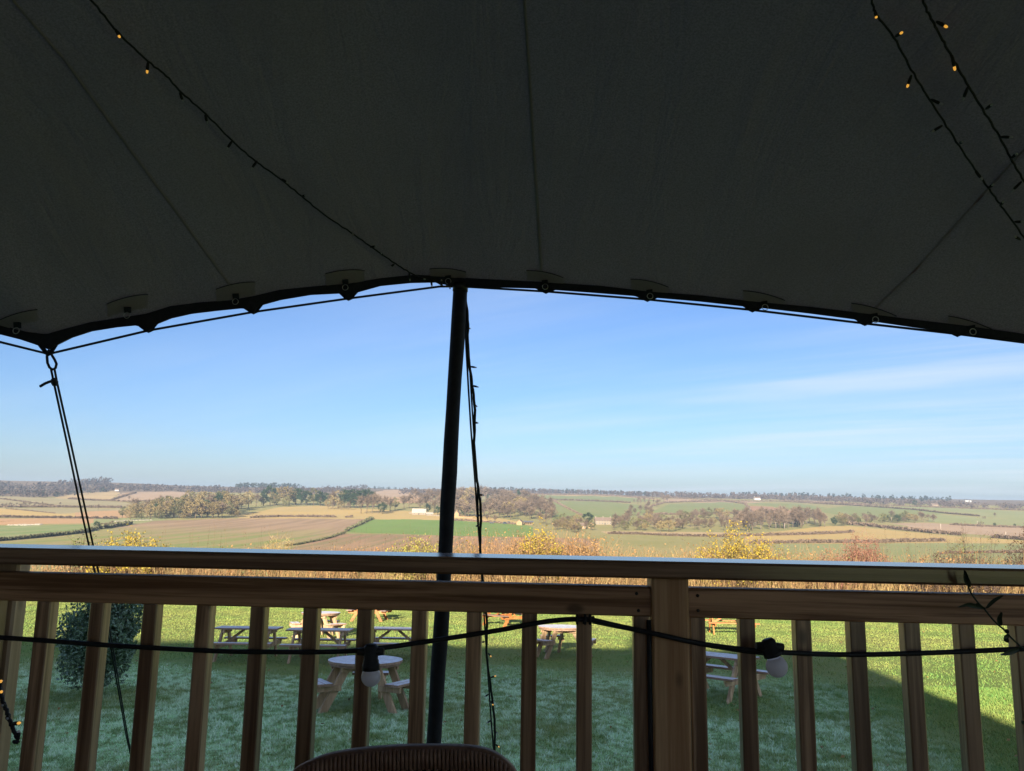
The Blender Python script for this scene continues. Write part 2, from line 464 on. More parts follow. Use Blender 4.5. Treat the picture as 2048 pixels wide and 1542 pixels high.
def fieldmat(name, c1, c2, ang=0.0, row=0.0, rowcol=None, s=0.012):
    m, nt, b = newmat(name, 0.95, 0.1)
    p = coords(nt, space='World')
    f = nnoise(nt, p, s, 6, 0.62)
    col = nmix(nt, nrange(nt, f, 0.33, 0.67), c1, c2)
    g = nnoise(nt, p, 0.15, 4, 0.7)
    col = nmix(nt, nrange(nt, g, 0.3, 0.7, 0, 0.3), col, tuple(x * 0.7 for x in c1))
    if row:
        mp = nt.nodes.new('ShaderNodeMapping'); mp.inputs['Rotation'].default_value = (0, 0, ang)
        mp.inputs['Scale'].default_value = (1.0 / row, 0.004, 0.0)
        nt.links.new(p, mp.inputs[0])
        h = nnoise(nt, mp.outputs[0], 1.0, 3, 0.6)
        col = nmix(nt, nrange(nt, h, 0.44, 0.58, 0, 0.85), col, rowcol or tuple(x * 0.6 for x in c1))
    if name == 'young_crop_rows':          # the upper part is still bare red-brown soil
        sx = nd(nt, 'ShaderNodeSeparateXYZ'); nt.links.new(p, sx.inputs[0])
        yy = nmath(nt, 'ADD', sx.outputs[1], nmath(nt, 'MULTIPLY', nnoise(nt, mp.outputs[0], 0.35, 4, .6), 260.0))
        col = nmix(nt, nrange(nt, yy, 640, 830, 0, .9), col, nmix(nt, nrange(nt, h, .4, .6), (.36, .235, .14), (.28, .18, .11)))
    nt.links.new(col, b.inputs['Base Color'])
    return m
FM = {
    'olive': fieldmat('olive_pasture', (0.272, 0.248, 0.089), (0.340, 0.279, 0.116)),
    'tan': fieldmat('tan_stubble', (0.408, 0.291, 0.142), (0.490, 0.353, 0.179)),
    'gold': fieldmat('golden_grass', (0.490, 0.335, 0.121), (0.422, 0.310, 0.126)),
    'orange': fieldmat('orange_stubble', (0.490, 0.285, 0.137), (0.435, 0.273, 0.137)),
    'pink': fieldmat('pink_plough', (0.44, 0.30, 0.185), (0.38, 0.265, 0.165)),
    'red': fieldmat('red_plough', (0.39, 0.215, 0.125), (0.34, 0.20, 0.115)),
    'brown': fieldmat('brown_plough', (0.313, 0.186, 0.105), (0.394, 0.248, 0.137), R(-62), 9, (0.231, 0.186, 0.084)),
    'crop': fieldmat('young_crop_rows', (0.333, 0.236, 0.121), (0.320, 0.279, 0.100), R(-68), 13, (0.215, 0.235, 0.07), 0.006),
    'green': fieldmat('green_crop', (0.156, 0.236, 0.050), (0.190, 0.267, 0.065), R(35), 12, (0.175, 0.235, 0.06)),
    'meadow': fieldmat('pale_meadow', (0.224, 0.254, 0.095), (0.177, 0.242, 0.074), R(80), 14, (0.272, 0.273, 0.116)),
    'dull': fieldmat('dull_green_pasture', (0.204, 0.229, 0.079), (0.238, 0.254, 0.089), R(62), 22, (0.225, 0.225, 0.085)),
    'pale': fieldmat('pale_green_pasture', (0.252, 0.267, 0.105), (0.299, 0.285, 0.126)),
    'grey': fieldmat('grey_green_pasture', (0.299, 0.248, 0.126), (0.354, 0.291, 0.158)),
    'wood': fieldmat('woodland_floor', (0.163, 0.118, 0.074), (0.218, 0.149, 0.095)),
    'rough': fieldmat('rough_grass', (0.313, 0.229, 0.089), (0.394, 0.273, 0.105), s=0.2),
}

# ------------------------------------------------------------------ the land
def inpoly(u, v, poly):
    inside = np.zeros(u.shape, bool)
    n = len(poly)
    for i in range(n):
        x1, y1 = poly[i]; x2, y2 = poly[(i + 1) % n]
        if y1 == y2: continue
        c = ((y1 > v) != (y2 > v)) & (u < (x2 - x1) * (v - y1) / (y2 - y1) + x1)
        inside ^= c
    return inside
L_, R_ = -900, 2950
FIELDS = [   # outline as seen on the land, kind of field
    ('olive', [(L_, 900), (R_, 900), (R_, 1180), (L_, 1180)]),
    ('wood', [(L_, 940), (R_, 940), (R_, 985), (2048, 1012), (1500, 998), (1000, 990), (700, 990), (400, 984), (120, 994), (L_, 996)]),
    ('pink', [(780, 978), (850, 986), (850, 1006), (760, 1004), (745, 985)]),
    ('orange', [(770, 996), (860, 992), (862, 1004), (775, 1008)]),
    ('grey', [(L_, 992), (0, 992), (110, 996), (225, 1003), (300, 1010), (240, 1015), (0, 1014), (L_, 1014)]),
    ('tan', [(108, 996), (150, 987), (228, 982), (242, 986), (216, 1001), (150, 999)]),
    ('pink', [(246, 985), (345, 982), (420, 990), (330, 1001), (240, 1004), (222, 1001)]),
    ('grey', [(L_, 1016), (0, 1016), (240, 1017), (240, 1022), (120, 1027), (20, 1017)]),
    ('gold', [(L_, 1020), (0, 1017), (120, 1027), (240, 1021), (240, 1034), (0, 1034), (L_, 1034)]),
    ('orange', [(150, 1025), (260, 1019), (260, 1036), (150, 1034)]),
    ('orange', [(L_, 1036), (0, 1036), (190, 1038), (200, 1046), (0, 1050), (L_, 1052)]),
    ('pale', [(190, 1038), (330, 1035), (330, 1042), (240, 1050), (180, 1052)]),
    ('meadow', [(L_, 1054), (0, 1052), (165, 1049), (180, 1052), (166, 1064), (0, 1081), (L_, 1096)]),
    ('crop', [(L_, 1101), (0, 1084), (165, 1066), (240, 1054), (310, 1042), (480, 1036), (738, 1038), (692, 1064), (592, 1093), (520, 1130), (L_, 1150)]),
    ('gold', [(470, 1032), (560, 1014), (640, 1012), (760, 1019), (950, 1030), (1050, 1044), (1060, 1049), (880, 1041), (738, 1038), (480, 1036)]),
    ('green', [(692, 1064), (746, 1038), (880, 1040), (1040, 1048), (1064, 1053), (1066, 1074), (890, 1071)]),
    ('brown', [(592, 1093), (690, 1067), (890, 1071), (1070, 1074), (1200, 1078), (1200, 1130), (520, 1130)]),
    ('dull', [(1015, 990), (1060, 989), (1235, 993), (1316, 1001), (1250, 1005), (1050, 998)]),
    ('tan', [(1012, 989), (1060, 987), (1235, 991), (1320, 997), (1316, 1000), (1232, 993), (1060, 990)]),
    ('dull', [(1074, 1010), (1112, 1005), (1164, 1034), (1105, 1040)]),
    ('dull', [(1118, 1003), (1200, 1003), (1292, 1012), (1290, 1030), (1240, 1037), (1166, 1034)]),
    ('pink', [(1322, 996), (1400, 999), (1530, 1005), (1400, 1005), (1330, 1003)]),
    ('dull', [(1306, 1022), (1340, 1008), (1450, 1004), (1488, 1010), (1502, 1026), (1410, 1029), (1310, 1030)]),
    ('red', [(1498, 1012), (1545, 1014), (1602, 1025), (1570, 1030), (1504, 1028)]),
    ('dull', [(1496, 1006), (1600, 1007), (1655, 1016), (1620, 1022), (1560, 1016)]),
    ('pink', [(1560, 1001), (1640, 1002), (1760, 1009), (1690, 1011), (1600, 1005)]),
    ('dull', [(1630, 1021), (1690, 1012), (1800, 1017), (1905, 1027), (1800, 1036), (1690, 1032)]),
    ('pale', [(1700, 1010), (1850, 1014), (2048, 1023), (R_, 1040), (R_, 1060), (2048, 1040), (1960, 1034), (1850, 1021)]),
    ('pale', [(1850, 1028), (1960, 1035), (2048, 1040), (R_, 1058), (R_, 1080), (2048, 1053), (1860, 1044)]),
    ('pink', [(1780, 1046), (1850, 1046), (2048, 1056), (R_, 1080), (R_, 1100), (2048, 1076), (1930, 1068), (1830, 1056)]),
    ('gold', [(1490, 1070), (1640, 1053), (1700, 1052), (1800, 1062), (1925, 1073), (2048, 1081), (2048, 1087), (1490, 1087)]),
    ('pale', [(1540, 1089), (1900, 1086), (2048, 1090), (R_, 1100), (R_, 1130), (1540, 1130)]),
    ('tan', [(1200, 1062), (1500, 1066), (1500, 1072), (1215, 1068)]),
]
NC = 720
tanx = np.linspace(-1.02, 1.02, NC + 1)
ys = np.concatenate([np.linspace(44, 60, 9)[:-1], np.geomspace(60, 330, 24)[:-1], np.geomspace(330, 3300, 330), [3600, 4200, 5200, 6400]])
TX, TY = np.meshgrid(tanx, ys)
GX, GY = TX * TY, TY
GZ = terr(GX, GY)
V = np.stack([GX, GY, GZ], -1)
cen = (V[:-1, :-1] + V[1:, :-1] + V[:-1, 1:] + V[1:, 1:]) / 4
rel = cen - np.array(CAM)
zd = rel @ np.array(FWD)
cu = W / 2 + F * (rel @ np.array(RGT)) / zd; cv = H / 2 - F * (rel @ np.array(UPV)) / zd
fid = np.zeros(cu.shape, int)
wob = (vnoise(cen[..., 0] / 30, cen[..., 1] / 60, 9) - .5) * 1.6
for i, (k, poly) in enumerate(FIELDS):
    if i == 0: continue
    fid[inpoly(cu, cv + wob, poly)] = i
fid[(cen[..., 1] < 130)] = -1
fid[cen[..., 1] > 2600] = 1
Vf = V.reshape(-1, 3)
idx = np.arange(Vf.shape[0]).reshape(len(ys), NC + 1)
quads = np.stack([idx[:-1, :-1], idx[:-1, 1:], idx[1:, 1:], idx[1:, :-1]], -1).reshape(-1, 4)
ff = fid.reshape(-1)
for i in sorted(set(ff.tolist())):
    q = quads[ff == i]
    used, inv = np.unique(q, return_inverse=True)
    if i == -1: nm, mt = 'hillside', FM['rough']
    elif i == 0: nm, mt = 'valley_ground', FM['olive']
    elif i == 1: nm, mt = 'far_hills', FM['wood']
    else: nm, mt = 'field', FM[FIELDS[i][0]]
    tag(npmesh(nm, Vf[used], inv.reshape(q.shape), mt, smooth=True), kind='structure')

# the sheet under and around it all
gy = np.concatenate([[-900, -400, -150, -60, -20, 0, 20, 44, 52], np.geomspace(60, 6400, 60)])
gx = np.concatenate([-np.geomspace(6500, 60, 24), np.linspace(-50, 50, 11), np.geomspace(60, 6500, 24)])
XX, YY = np.meshgrid(gx, gy)
ZZ = np.where(YY < 44, lawn_z(np.maximum(YY, -60)), terr(XX, YY)) - np.where(YY < 60, 0.6, 2.5)
idx = np.arange(XX.size).reshape(XX.shape)
q = np.stack([idx[:-1, :-1], idx[:-1, 1:], idx[1:, 1:], idx[1:, :-1]], -1).reshape(-1, 4)
tag(npmesh('ground', np.stack([XX, YY, ZZ], -1).reshape(-1, 3), q, FM['olive']), kind='structure')

# where frost still lies on the lawn: open turf that the morning has not reached, less under tables and the bay bush
BARE = [(on_lawn(730, 1410), 1.15), (on_lawn(578, 1338), 1.2), (on_lawn(690, 1335), 1.2), (on_lawn(435, 1325), 1.0), (on_lawn(500, 1330), 1.1), (on_lawn(790, 1335), 1.2),
        (on_lawn(190, 1400), 1.5), (on_lawn(1475, 1410), 1.4), (on_lawn(1120, 1325), 1.3)]
def frost_at(x, y):
    n = 0.42 * vnoise(x * 1.1, y * 0.8, 21) + 0.33 * vnoise(x * 4.3, y * 3.3, 22) + 0.25 * vnoise(x * 15, y * 9, 23)
    f = sstep(0.12, 0.62, n) * (1 - sstep(15, 19.5, y)) * (1 - sstep(-2.5, -.3, x - 0.194 * y - 5.0)) * (1 - .35 * sstep(-1, 4, x))
    f = f * (0.55 + 0.45 * sstep(0.2, 0.8, vnoise(x / 2.7, y / 2.7, 4)))
    for p, r in BARE:
        d = np.hypot(x - p.x, (y - p.y) * 0.9)
        f = f * (0.25 + 0.75 * sstep(r * 0.45, r * 1.25, d))
    return f
def tone_at(x, y):
    return np.clip(0.25 + 0.5 * vnoise(x * 0.5, y * 0.35, 31) + 0.35 * (vnoise(x * 3, y * 2, 32) - .5) + 0.25 * sstep(16, 26, y), 0, 1)
lx = np.linspace(-48, 48, 321); ly = np.concatenate([np.linspace(-60, 2, 20), np.linspace(2.3, 45, 260)])
XX, YY = np.meshgrid(lx, ly)
ZZ = lawn_z(YY) + 0.05 * (vnoise(XX * 0.6, YY * 0.6, 2) - .5) + 0.02 * (vnoise(XX * 2.6, YY * 2.6, 8) - .5)
idx = np.arange(XX.size).reshape(XX.shape)
q = np.stack([idx[:-1, :-1], idx[:-1, 1:], idx[1:, 1:], idx[1:, :-1]], -1).reshape(-1, 4)
tag(npmesh('lawn', np.stack([XX, YY, ZZ], -1).reshape(-1, 3), q, M_LAWN, attr={'frost': frost_at(XX, YY).ravel(), 'tone': tone_at(XX, YY).ravel()}, smooth=True), kind='structure')

def blades(n, y0, y1, hmin, hmax, wd):
    y = np.sqrt(RNG.uniform(y0 ** 2, y1 ** 2, n))
    x = y * RNG.uniform(-0.86, 0.86, n)
    z = lawn_z(y) + 0.05 * (vnoise(x * 0.6, y * 0.6, 2) - .5) + 0.02 * (vnoise(x * 2.6, y * 2.6, 8) - .5) - 0.005
    cl_ = vnoise(x * 2.2, y * 1.8, 41) * 0.6 + vnoise(x * 7, y * 6, 42) * 0.4
    h = (hmin + (hmax - hmin) * RNG.random(n) ** 1.5) * (0.45 + 1.1 * cl_)
    a = RNG.uniform(0, 2 * np.pi, n); w = wd * RNG.uniform(0.6, 1.3, n)
    la = RNG.uniform(0, 2 * np.pi, n); ln = h * RNG.uniform(0.25, 1.1, n)
    p0 = np.stack([x - np.cos(a) * w / 2, y - np.sin(a) * w / 2, z], -1)
    p1 = np.stack([x + np.cos(a) * w / 2, y + np.sin(a) * w / 2, z], -1)
    p2 = np.stack([x + np.cos(la) * ln, y + np.sin(la) * ln, z + h], -1)
    P = np.stack([p0, p1, p2], 1).reshape(-1, 3)
    tuft = 0.6 * vnoise(x * 8.5, y * 6.5, 61) + 0.4 * vnoise(x * 23, y * 17, 62)      # rime sits on the tuft tops
    fr = np.clip(frost_at(x, y) * 1.5, 0, 1) * (0.16 + 1.3 * sstep(.36, .62, tuft + RNG.uniform(-.08, .08, n)))
    tn = np.clip(tone_at(x, y) + RNG.uniform(-0.35, 0.35, n), 0, 1)
    fa = np.stack([fr * 0.5, fr * 0.5, fr], 1).ravel()
    return P, np.arange(3 * n).reshape(-1, 3), {'frost': np.clip(fa, 0, 1), 'tone': np.repeat(tn, 3)}
P, T, A = blades(400000, 4.3, 16, 0.018, 0.06, 0.012)
tag(npmesh('grass', P, T, M_GRASS, attr=A), 'short frosty grass blades on the lawn below the deck', 'grass', kind='stuff')
P, T, A = blades(380000, 16, 44, 0.02, 0.06, 0.017)
tag(npmesh('grass', P, T, M_GRASS, attr=A), 'short green grass blades towards the bottom of the lawn', 'grass', kind='stuff')
# fallen leaves
n = 420
y = np.sqrt(RNG.uniform(5 ** 2, 30 ** 2, n)); x = y * RNG.uniform(-.75, .75, n); z = lawn_z(y) + 0.055
a = RNG.uniform(0, 6.28, n); s = RNG.uniform(.018, .034, n); t = RNG.uniform(-.02, .02, (n, 4))
P = np.stack([np.stack([x + np.cos(a + k) * s * e, y + np.sin(a + k) * s * e, z + t[:, i]], -1) for i, (k, e) in enumerate(((0, 1.4), (1.57, .8), (3.14, 1.4), (4.71, .8)))], 1).reshape(-1, 3)
tag(npmesh('fallen_leaves', P, np.arange(4 * n).reshape(-1, 4), plain('dead_leaf', (0.33, 0.21, 0.06), (0.14, 0.08, 0.03), 0.7, 2, space='World')), 'small fallen leaves scattered over the grass', 'leaves', kind='stuff')

# ------------------------------------------------------------------ the deck and the pub behind the camera
dk = tag(link('deck', None), kind='structure')
k = 0; y = 2.12
while y > -6.8:
    obj('board', MB().box(-9, 4.6, y - 0.14, y, -0.028, 0.0, 0.003), M_DECK, dk); y -= 0.146
obj('fascia', MB().box(-9, 4.6, 2.125, 2.15, -0.2, 0.0), M_RAILX, dk)
pub = thing('pub_building', 'stone pub building with slate roof behind the covered deck', 'building', (-4, -8, -0.4))
PX, PF, PRY, PB, PE, PH = 2.55, -7.0, -11.5, -16.0, 5.9, 8.75      # gable end, front wall, ridge line, back wall, eaves and ridge heights
b_ = MB()
b_.box(-24, PX, PB, PF, -1.0, PE)
b_.add([(PX, PB, PE), (PX, PF, PE), (PX, PRY, PH - .2), (PX - .3, PB, PE), (PX - .3, PF, PE), (PX - .3, PRY, PH - .2)], [(0, 1, 2), (3, 5, 4), (0, 2, 5, 3), (1, 4, 5, 2)])
obj('wall', b_, M_WALLB, pub)
r_ = MB()
e_, x_ = PE - .2, PX + .2
r_.add([(-24.3, PF + .35, e_), (x_, PF + .35, e_), (x_, PRY, PH), (-24.3, PRY, PH), (-24.3, PB - .35, e_), (x_, PB - .35, e_),
        (-24.3, PF + .35, e_ + .15), (x_, PF + .35, e_ + .15), (x_, PRY, PH + .15), (-24.3, PRY, PH + .15), (-24.3, PB - .35, e_ + .15), (x_, PB - .35, e_ + .15)],
       [(1, 0, 3, 2), (2, 3, 4, 5), (6, 7, 8, 9), (9, 8, 11, 10), (0, 1, 7, 6), (4, 10, 11, 5), (1, 2, 8, 7), (2, 5, 11, 8), (0, 6, 9, 3), (3, 9, 10, 4)])
obj('roof', r_, M_ROOFB, pub)
obj('chimney', MB().box(-3.0, -1.75, -12.0, -11.0, 7.8, 11.1), M_WALLB, pub)
M_PGL = plain('dark_glass', (0.02, 0.025, 0.03), None, 0.05, 4, 0.6)
for z in (.9, 3.4):
    for x in (-9, -5, -1.5, 1.2):
        fr_ = obj('window', MB().box(x - .6, x + .6, PF + .002, PF + .05, z, z + 1.3), M_RAILZ, pub)
        obj('pane', MB().box(x - .52, x + .52, PF + .052, PF + .06, z + .08, z + 1.22), M_PGL, fr_)

# ------------------------------------------------------------------ the stretch tent
def lerp_tab(tab, u):
    return float(np.interp(u, [t[0] for t in tab], [t[1] for t in tab]))
EDGE_Y = [(-600, 2.5), (95, 2.85), (910, 3.12), (2048, 2.72), (2800, 2.5)]
def edge(u, v, back=0.0):
    return at_y(u, v, lerp_tab(EDGE_Y, u) - back)
HEM_TOP = [(-500, 590), (-250, 612), (-100, 634), (0, 653), (50, 667), (92, 672), (130, 661), (180, 648), (240, 639), (292, 631), (340, 616), (400, 608), (460, 604), (505, 596), (560, 583), (640, 575), (696, 571), (760, 560), (830, 553), (900, 557),
           (960, 561), (1080, 567), (1200, 575), (1297, 586), (1400, 594), (1505, 606), (1620, 617), (1735, 631), (1840, 644), (1925, 654), (2048, 671), (2250, 700), (2600, 752)]
HEM_BOT = [(-500, 612), (-250, 630), (-100, 650), (0, 669), (40, 679), (70, 689), (97, 699), (112, 690), (140, 676), (180, 663), (230, 655), (270, 651), (286, 655), (297, 662), (310, 649), (340, 637), (380, 628), (430, 622), (480, 617), (496, 618), (507, 626), (520, 611), (560, 600), (620, 590), (680, 587), (697, 597), (713, 585), (760, 572), (820, 566), (870, 565), (905, 573),
           (940, 574), (1000, 575), (1070, 577), (1092, 583), (1110, 580), (1180, 585), (1270, 592), (1295, 600), (1316, 596), (1400, 603), (1490, 613), (1505, 620), (1525, 616), (1620, 627), (1712, 639), (1730, 647), (1748, 643), (1830, 655), (1900, 664), (1915, 669), (1932, 667), (2048, 684), (2250, 714), (2600, 768)]
tent = thing('stretch_tent', 'dark grey stretch tent canopy stretched low over the deck', 'tent', (0, -1, 2.6))
us = np.concatenate([np.linspace(-500, 2600, 150)])
tops = [edge(u, lerp_tab(HEM_TOP, u)) for u in us]
lft = [Vector((-9.0 + i * 1.6, 2.1 + .08 * i, 1.9 + 0.04 * i)) for i in range(3)]
rgt = [Vector((3.2, 2.45, tops[-1].z - .05)), Vector((3.7, 2.4, tops[-1].z - .1)), Vector((4.3, 2.35, tops[-1].z - .16))]
front = [p for p in lft if p.x < tops[0].x - .3] + tops + [p for p in rgt if p.x > tops[-1].x + .2]
ss = [0, .06, .14, .25, .4, .6, .85, 1.15, 1.5, 2, 2.6, 3.3, 4.2, 5.0, 5.6]
def back_pt(e, s):
    # a gentle sag between the pole and the corners, rising to the ridge above the camera
    rise = 0.50 * (1 - math.exp(-s / 0.9)) + 0.10 * s
    return Vector((e.x * (1 + 0.012 * s), e.y - s, e.z + rise * (1 - 0.05 * min(abs(e.x), 5))))
mb = MB()
nf = len(front)
vs_ = [back_pt(e, s) for s in ss for e in front]
fs = [(i * nf + j, i * nf + j + 1, (i + 1) * nf + j + 1, (i + 1) * nf + j) for i in range(len(ss) - 1) for j in range(nf - 1)]
mb.add(vs_, fs, True)
obj('canopy', mb, M_TENT, tent)
CAN = BVHTree.FromPolygons(vs_, fs)
def on_canopy(u, v, off=0.0):
    d = ray(u, v).normalized()
    hit, nrm, _, _ = CAN.ray_cast(CAM, d)
    if hit is None: return at_y(u, v, 2.5)
    if nrm.dot(d) > 0: nrm = -nrm
    return hit + nrm * off
# black hem band along the front edge
ub = sorted(set([round(float(u), 1) for u in np.linspace(-500, 2600, 260)] + [float(p[0]) for p in HEM_BOT]))
mb = MB()
A_ = [edge(u, lerp_tab(HEM_TOP, u) - 3.5, 0.012) for u in ub]; B_ = [edge(u, lerp_tab(HEM_BOT, u), 0.004) for u in ub]
n = len(ub)
vs_ = A_ + B_ + [p + Vector((0, .016, .004)) for p in B_] + [p + Vector((0, .016, .004)) for p in A_]
fs = []
for r0 in range(4):
    for i in range(n - 1):
        a, b2 = r0 * n, ((r0 + 1) % 4) * n
        fs.append((a + i, b2 + i, b2 + i + 1, a + i + 1))
mb.add(vs_, fs)
obj('hem', mb, M_HEM, tent)
# welded seams
for pts in ([(1032, -700), (1040, -300), (1046, -40), (1050, 20), (1058, 140), (1066, 280), (1074, 400), (1083, 548)], [(-330, -420), (-120, -170), (60, 40), (130, 120), (250, 285), (350, 420), (465, 577)], [(1748, 618), (1830, 540), (1960, 395), (2075, 270), (2200, 140), (2420, -80), (2700, -380)]):
    q = []
    for (u0, v0), (u1, v1) in zip(pts[:-1], pts[1:]):
        for t in np.linspace(0, 1, 8): q.append((u0 + (u1 - u0) * t, v0 + (v1 - v0) * t))
    c = [on_canopy(u, v, 0.0) for u, v in q]
    mb = MB()
    d0 = [(on_canopy(u - 3.2, v, .0015), on_canopy(u, v, .006), on_canopy(u + 3.2, v, .0015)) for u, v in q]
    vs_ = [p for t in d0 for p in t]
    mb.add(vs_, [(3 * i + k, 3 * i + k + 1, 3 * i + k + 4, 3 * i + k + 3) for i in range(len(q) - 1) for k in range(2)], True)
    obj('seam', mb, M_PATCH, tent)
# reinforcing patches with webbing tab and ring
for (u, v, w, h, sk) in [(36, 640, 78, 22, 14), (255, 610, 82, 26, 12), (471, 583, 78, 26, 9), (690, 555, 78, 24, 4), (896, 549, 74, 18, -4), (1090, 556, 74, 18, -9), (1299, 575, 76, 20, -10), (1528, 600, 84, 20, -12), (1748, 628, 90, 20, -16), (1942, 655, 92, 20, -18)]:
    vs_, fs = [], []
    nx, ny = 8, 3
    for j in range(ny + 1):
        for i in range(nx + 1):
            a, b2 = i / nx - .5, j / ny - .5
            vv = v + b2 * h - a * sk * 1.6 - (1 - (2 * a) ** 2) * 4 * (1 if j < 2 else .4)
            uu = u + a * w * (1.0 - 0.05 * (b2 + .5))
            lim = lerp_tab(HEM_TOP, uu) - 1.0
            vs_.append(on_canopy(uu, min(vv, lim), 0.004))
    for j in range(ny):
        for i in range(nx):
            o = j * (nx + 1) + i; fs.append((o, o + 1, o + nx + 2, o + nx + 1))
    pt = obj('patch', MB().add(vs_, fs), M_PATCH, tent)
    e_ = MB()
    e_.tube([p + (CAM - p).normalized() * .002 for p in vs_[:nx + 1]], 0.0016, 4)
    obj('stitched_edge', e_, M_HEM, pt)
    c = on_canopy(u, min(v + 2, lerp_tab(HEM_TOP, u) - 8), 0.008); c2 = on_canopy(u + 1, min(v + 12, lerp_tab(HEM_TOP, u) - 2), .010)
    obj('webbing_tab', MB().beam(c, c2, 0.025, 0.004, up=(CAM - c)), M_HEM, pt)
    ringc = c2 + Vector((0, -.006, -.012))
    obj('ring', MB().tube([ringc + Vector((math.cos(a) * .012, 0, math.sin(a) * .012)) for a in np.linspace(0, 2 * math.pi, 15)], .0016, 5, cap=False), M_METAL, pt)
# webbing loops and the perimeter rope threaded through them
LOOPS = [(97, 706), (297, 660), (507, 623), (697, 596), (1092, 582), (1295, 598), (1505, 619), (1730, 646), (1915, 668)]
for (u, v) in LOOPS:
    mb = MB()
    e0 = edge(u - 17, lerp_tab(HEM_BOT, u - 17) - 3, -0.004); e1 = edge(u + 17, lerp_tab(HEM_BOT, u + 17) - 3, -.004); t_ = edge(u, v, -0.012)
    for e, s in ((e0, -4), (e1, 4)):
        mb.beam(e, edge(u + s, v, -0.012), 0.015, 0.005, up=(0, -1, 0.2))
    mb.tube([edge(u - 8, v - 2, -.012), edge(u, v + 2, -.012), edge(u + 8, v - 2, -.012)], .0085, 6)
    obj('webbing_loop', mb, M_HEM, tent)
RP = [(-500, 604), (-250, 634), (0, 684), (97, 708), (297, 661), (507, 624), (697, 597), (880, 573), (905, 573), (940, 574), (1092, 583), (1295, 599), (1505, 620), (1730, 647), (1915, 668), (2048, 685), (2600, 772)]
obj('perimeter_rope', MB().tube([edge(u, v, -.012) for u, v in RP], 0.0048, 6), M_ROPE, tent)

# pole
pt_, pb_ = at_y(921, 572, 3.13), at_y(868, 1490, 3.20)
dirp = (pb_ - pt_).normalized()
t = (lawn_z(3.22) - pt_.z) / dirp.z
foot = pt_ + dirp * t
pole = thing('tent_pole', 'black sleeved tent pole standing behind the railing, holding up the canopy edge', 'pole', foot)
npz = 26
pl = []
for i in range(npz + 1):
    s_ = i / npz
    j = 0.002
    pl.append(pt_.lerp(foot, s_) + Vector((random.uniform(-j, j), random.uniform(-j, j), 0)))
obj('sleeve', MB().tube([pt_ + dirp * .018] + pl[1:], [0.031 + 0.0012 * math.sin(i * 1.3) for i in range(npz + 1)], 20), M_POLE, pole)
obj('cap', MB().tube([pt_ - dirp * .012, pt_ + dirp * .024], 0.0335, 20), M_DARKMETAL, pole)
obj('foot_plate', MB().box(foot.x - .1, foot.x + .1, foot.y - .1, foot.y + .1, foot.z - .02, foot.z + .012), M_DARKMETAL, pole)

# guy rope at the tent corner: carabiner, doubled rope, knot with a loose tail
gA = edge(97, 705, -.012)
gB = at_y(262, 1500, 5.6)
dg = (gB - gA).normalized()
t = (lawn_z(6.6) - gA.z) / (dg.z + .083 * dg.y) if False else None
for _ in range(200):
    gB = gB + dg * .02
    if gB.z < lawn_z(gB.y): break
guy = thing('guy_rope', 'black doubled guy rope with carabiner running down from the tent corner past the bay bush', 'rope', gB)
kn = at_y(105, 737, 2.90)
cara = []
for (u, v) in [(95, 704), (94, 714), (95, 726), (99, 735), (105, 739), (111, 736), (113, 728), (109, 719), (104, 711), (101, 704), (98, 700), (95, 704)]:
    cara.append(at_y(u, v, 2.885))
obj('carabiner', MB().tube(cara, 0.0052, 7), M_DARKMETAL, guy)
k2 = at_y(109, 762, 2.94)
def strand(off, a, n=24):
    return [a.lerp(gB, i / n) + off * (1 - abs(2 * i / n - .9) * .3) for i in range(n + 1)]
SA = [(102, 738, 2.89), (107, 762, 2.95), (137, 900, 3.27), (158, 1000, 3.5), (178, 1092, 3.72), (191, 1150, 3.87), (221, 1290, 4.4), (252, 1470, 5.4)]
SB = [(109, 738, 2.89), (113.5, 762, 2.95), (144.5, 900, 3.27), (166.5, 1000, 3.5), (186.5, 1092, 3.72), (198, 1150, 3.87), (225, 1290, 4.4), (255, 1470, 5.4)]
obj('strand', MB().tube([at_y(*p) for p in SA] + [gB], 0.0046, 6), M_ROPE, guy)
obj('strand', MB().tube([at_y(*p) for p in SB] + [gB], 0.0046, 6), M_ROPE, guy)
obj('knot', MB().lathe([(.001, -.02), (.011, -.014), (.014, 0), (.011, .014), (.001, .02)], at_y(109, 764, 2.94), dg, 10), M_ROPE, guy)
obj('rope_tail', MB().tube([at_y(107, 762, 2.93), at_y(100, 763, 2.92), at_y(90, 767, 2.91), at_y(80, 773, 2.91)], 0.0055, 6), M_ROPE, guy)
obj('peg', MB().tube([gB + Vector((.04, 0, .12)), gB + Vector((0, .0, -.2))], 0.012, 6), M_DARKMETAL, guy)

# pole guy rope, wound with fairy lights further down
qA, qB = at_y(930, 640, 3.16), at_y(990, 1500, 4.3)
dq = (qB - qA).normalized()
for _ in range(300):
    qB = qB + dq * .02
    if qB.z < lawn_z(qB.y): break
pg = thing('guy_rope', 'thin black guy rope behind the pole, wound with fairy lights', 'rope', qB)
PG = [(930, 600, 3.15), (932, 690, 3.17), (937, 780, 3.25), (942, 860, 3.35), (949, 950, 3.5), (956, 1050, 3.65), (961, 1110, 3.75), (968, 1230, 3.9), (976, 1350, 4.1), (983, 1450, 4.25), (988, 1510, 4.35)]
obj('strand', MB().tube([at_y(*p) for p in PG] + [qB], .0045, 6), M_ROPE, pg)
obj('strand', MB().tube([at_y(u + (5 if i in (1, 2, 3, 4) else 1), v, y) for i, (u, v, y) in enumerate(PG[:6])], .004, 6), M_ROPE, pg)

